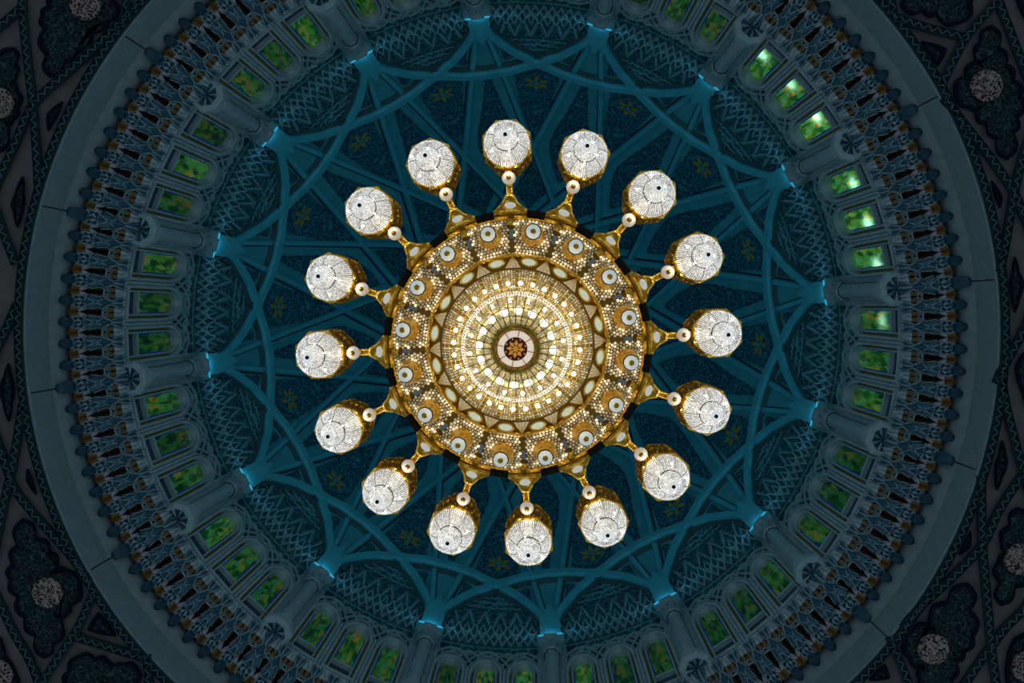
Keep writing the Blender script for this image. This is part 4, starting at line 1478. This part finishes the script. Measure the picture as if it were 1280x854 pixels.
for a in ARMS:                             # unseen fill lights added under the arms to lift crowns and brackets
    c, s_ = math.cos(a), math.sin(a)
    lamp('arm_fill', 'POINT', (0.30655 + 3.19 * c, 0.0083 + 3.19 * s_, 19.0 + Z0), ARM_FILL_POWER, (1.0, 0.86, 0.62), 0.012)
def oct_ring(r, h, n=8):
    return [(r * math.cos(2 * PI * (j + 0.5) / n), r * math.sin(2 * PI * (j + 0.5) / n), h) for j in range(n)]
RP = 3.68
mb = MB()
mb.loft([oct_ring(r, h) for r, h in ((0.43, 19.16), (0.475, 19.18), (0.485, 19.24), (0.455, 19.30), (0.46, 19.38), (0.47, 19.42), (0.42, 19.48))], True)
pend = mb.build('pendant_lamp', M['gold'])
mb = MB()
mb.loft([oct_ring(r, h) for r, h in ((0.44, 19.46), (0.43, 19.95), (0.485, 20.0), (0.49, 20.06), (0.43, 20.12), (0.41, 20.55), (0.46, 20.6), (0.455, 20.66), (0.36, 20.7),
                                     (0.30, 20.95), (0.34, 21.0), (0.33, 21.05), (0.20, 21.15), (0.12, 21.4), (0.05, 21.8), (0.02, 22.1))], True)
for j in range(8):
    a0, a1 = oct_ring(0.445, 19.44)[j], oct_ring(0.445, 19.44)[(j + 1) % 8]
    for u in (0.2, 0.5, 0.8):
        p = Vector(a0).lerp(Vector(a1), u)
        mb.bar(p, (p.x, p.y, 19.97), 0.05, 0.035, (p.x, p.y, 0))
        mb.bar((p.x * 0.93, p.y * 0.93, 20.1), (p.x * 0.93, p.y * 0.93, 20.57), 0.05, 0.035, (p.x, p.y, 0))
crown = mb.build('crown', M['gold'])
PB1 = [(0.415, 19.17), (0.40, 19.02), (0.36, 18.86), (0.30, 18.72), (0.225, 18.62)]
PB2 = [(0.215, 18.56), (0.19, 18.46), (0.15, 18.36), (0.10, 18.29), (0.055, 18.25)]
mb = MB()
bead_rows(mb, PB1, 15, 64, 0.022, 0.016, 0.25)
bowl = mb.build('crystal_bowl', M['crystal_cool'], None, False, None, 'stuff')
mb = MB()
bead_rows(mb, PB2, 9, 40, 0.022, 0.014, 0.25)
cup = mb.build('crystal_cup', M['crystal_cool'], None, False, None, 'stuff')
mb = MB()
mb.lathe([(0.212, 18.60), (0.226, 18.585), (0.222, 18.56), (0.208, 18.57)], 32)
cring = mb.build('cup_ring', M['black'], None, True)
mb = MB()
for a, b in zip(PB1, PB1[1:]):
    mb.bar((a[0], 0, a[1]), (b[0], 0, b[1]), 0.008, 0.012, (1, 0, -0.6))
pw = mb.mesh('bowl_wire', M['golddark'])
wires = []
for j in range(8):
    o = bpy.data.objects.new('bowl_wire', pw)
    COL.objects.link(o)
    o.rotation_euler = (0, 0, 2 * PI * (j + 0.5) / 8)
    wires.append(o)
mb = MB()
mb.lathe([(0.05, 18.29), (0.09, 18.24), (0.10, 18.18), (0.085, 18.12), (0.045, 18.10)], 12)
fin = mb.build('finial', M['crystal_knob'])
mb = MB()
mb.lathe([(0.040, 18.105), (0.034, 18.09), (0.02, 18.085), (0.0, 18.085)], 12)
eye = mb.build('finial_tip', M['eye'])
mb = MB()
mb.lathe([(0.39, 19.25), (0.33, 19.08), (0.24, 18.92), (0.14, 18.80), (0.09, 18.62), (0.04, 18.45), (0.0, 18.44)], 24)
inner_ = mb.build('frosted_liner', M['frost'], None, True)
pb = ball(0.023, (0, 0, 0), 8, 5).mesh('bulb', M['bulbcool'], True)
pbs = []
for j, (q, h) in enumerate(((0.20, 18.68), (0.21, 18.68), (0.20, 18.68), (0.31, 18.78), (0.31, 18.78), (0.10, 18.40))):
    o = bpy.data.objects.new('bulb', pb)
    COL.objects.link(o)
    a = 0.4 + j * 1.25
    o.location = (q * math.cos(a), q * math.sin(a), h)
    pbs.append(o)
pend.location = (RP, 0, 0)
put(kids(pend, crown, bowl, cup, cring, fin, eye, inner_, *wires, *pbs), None, ARMS)
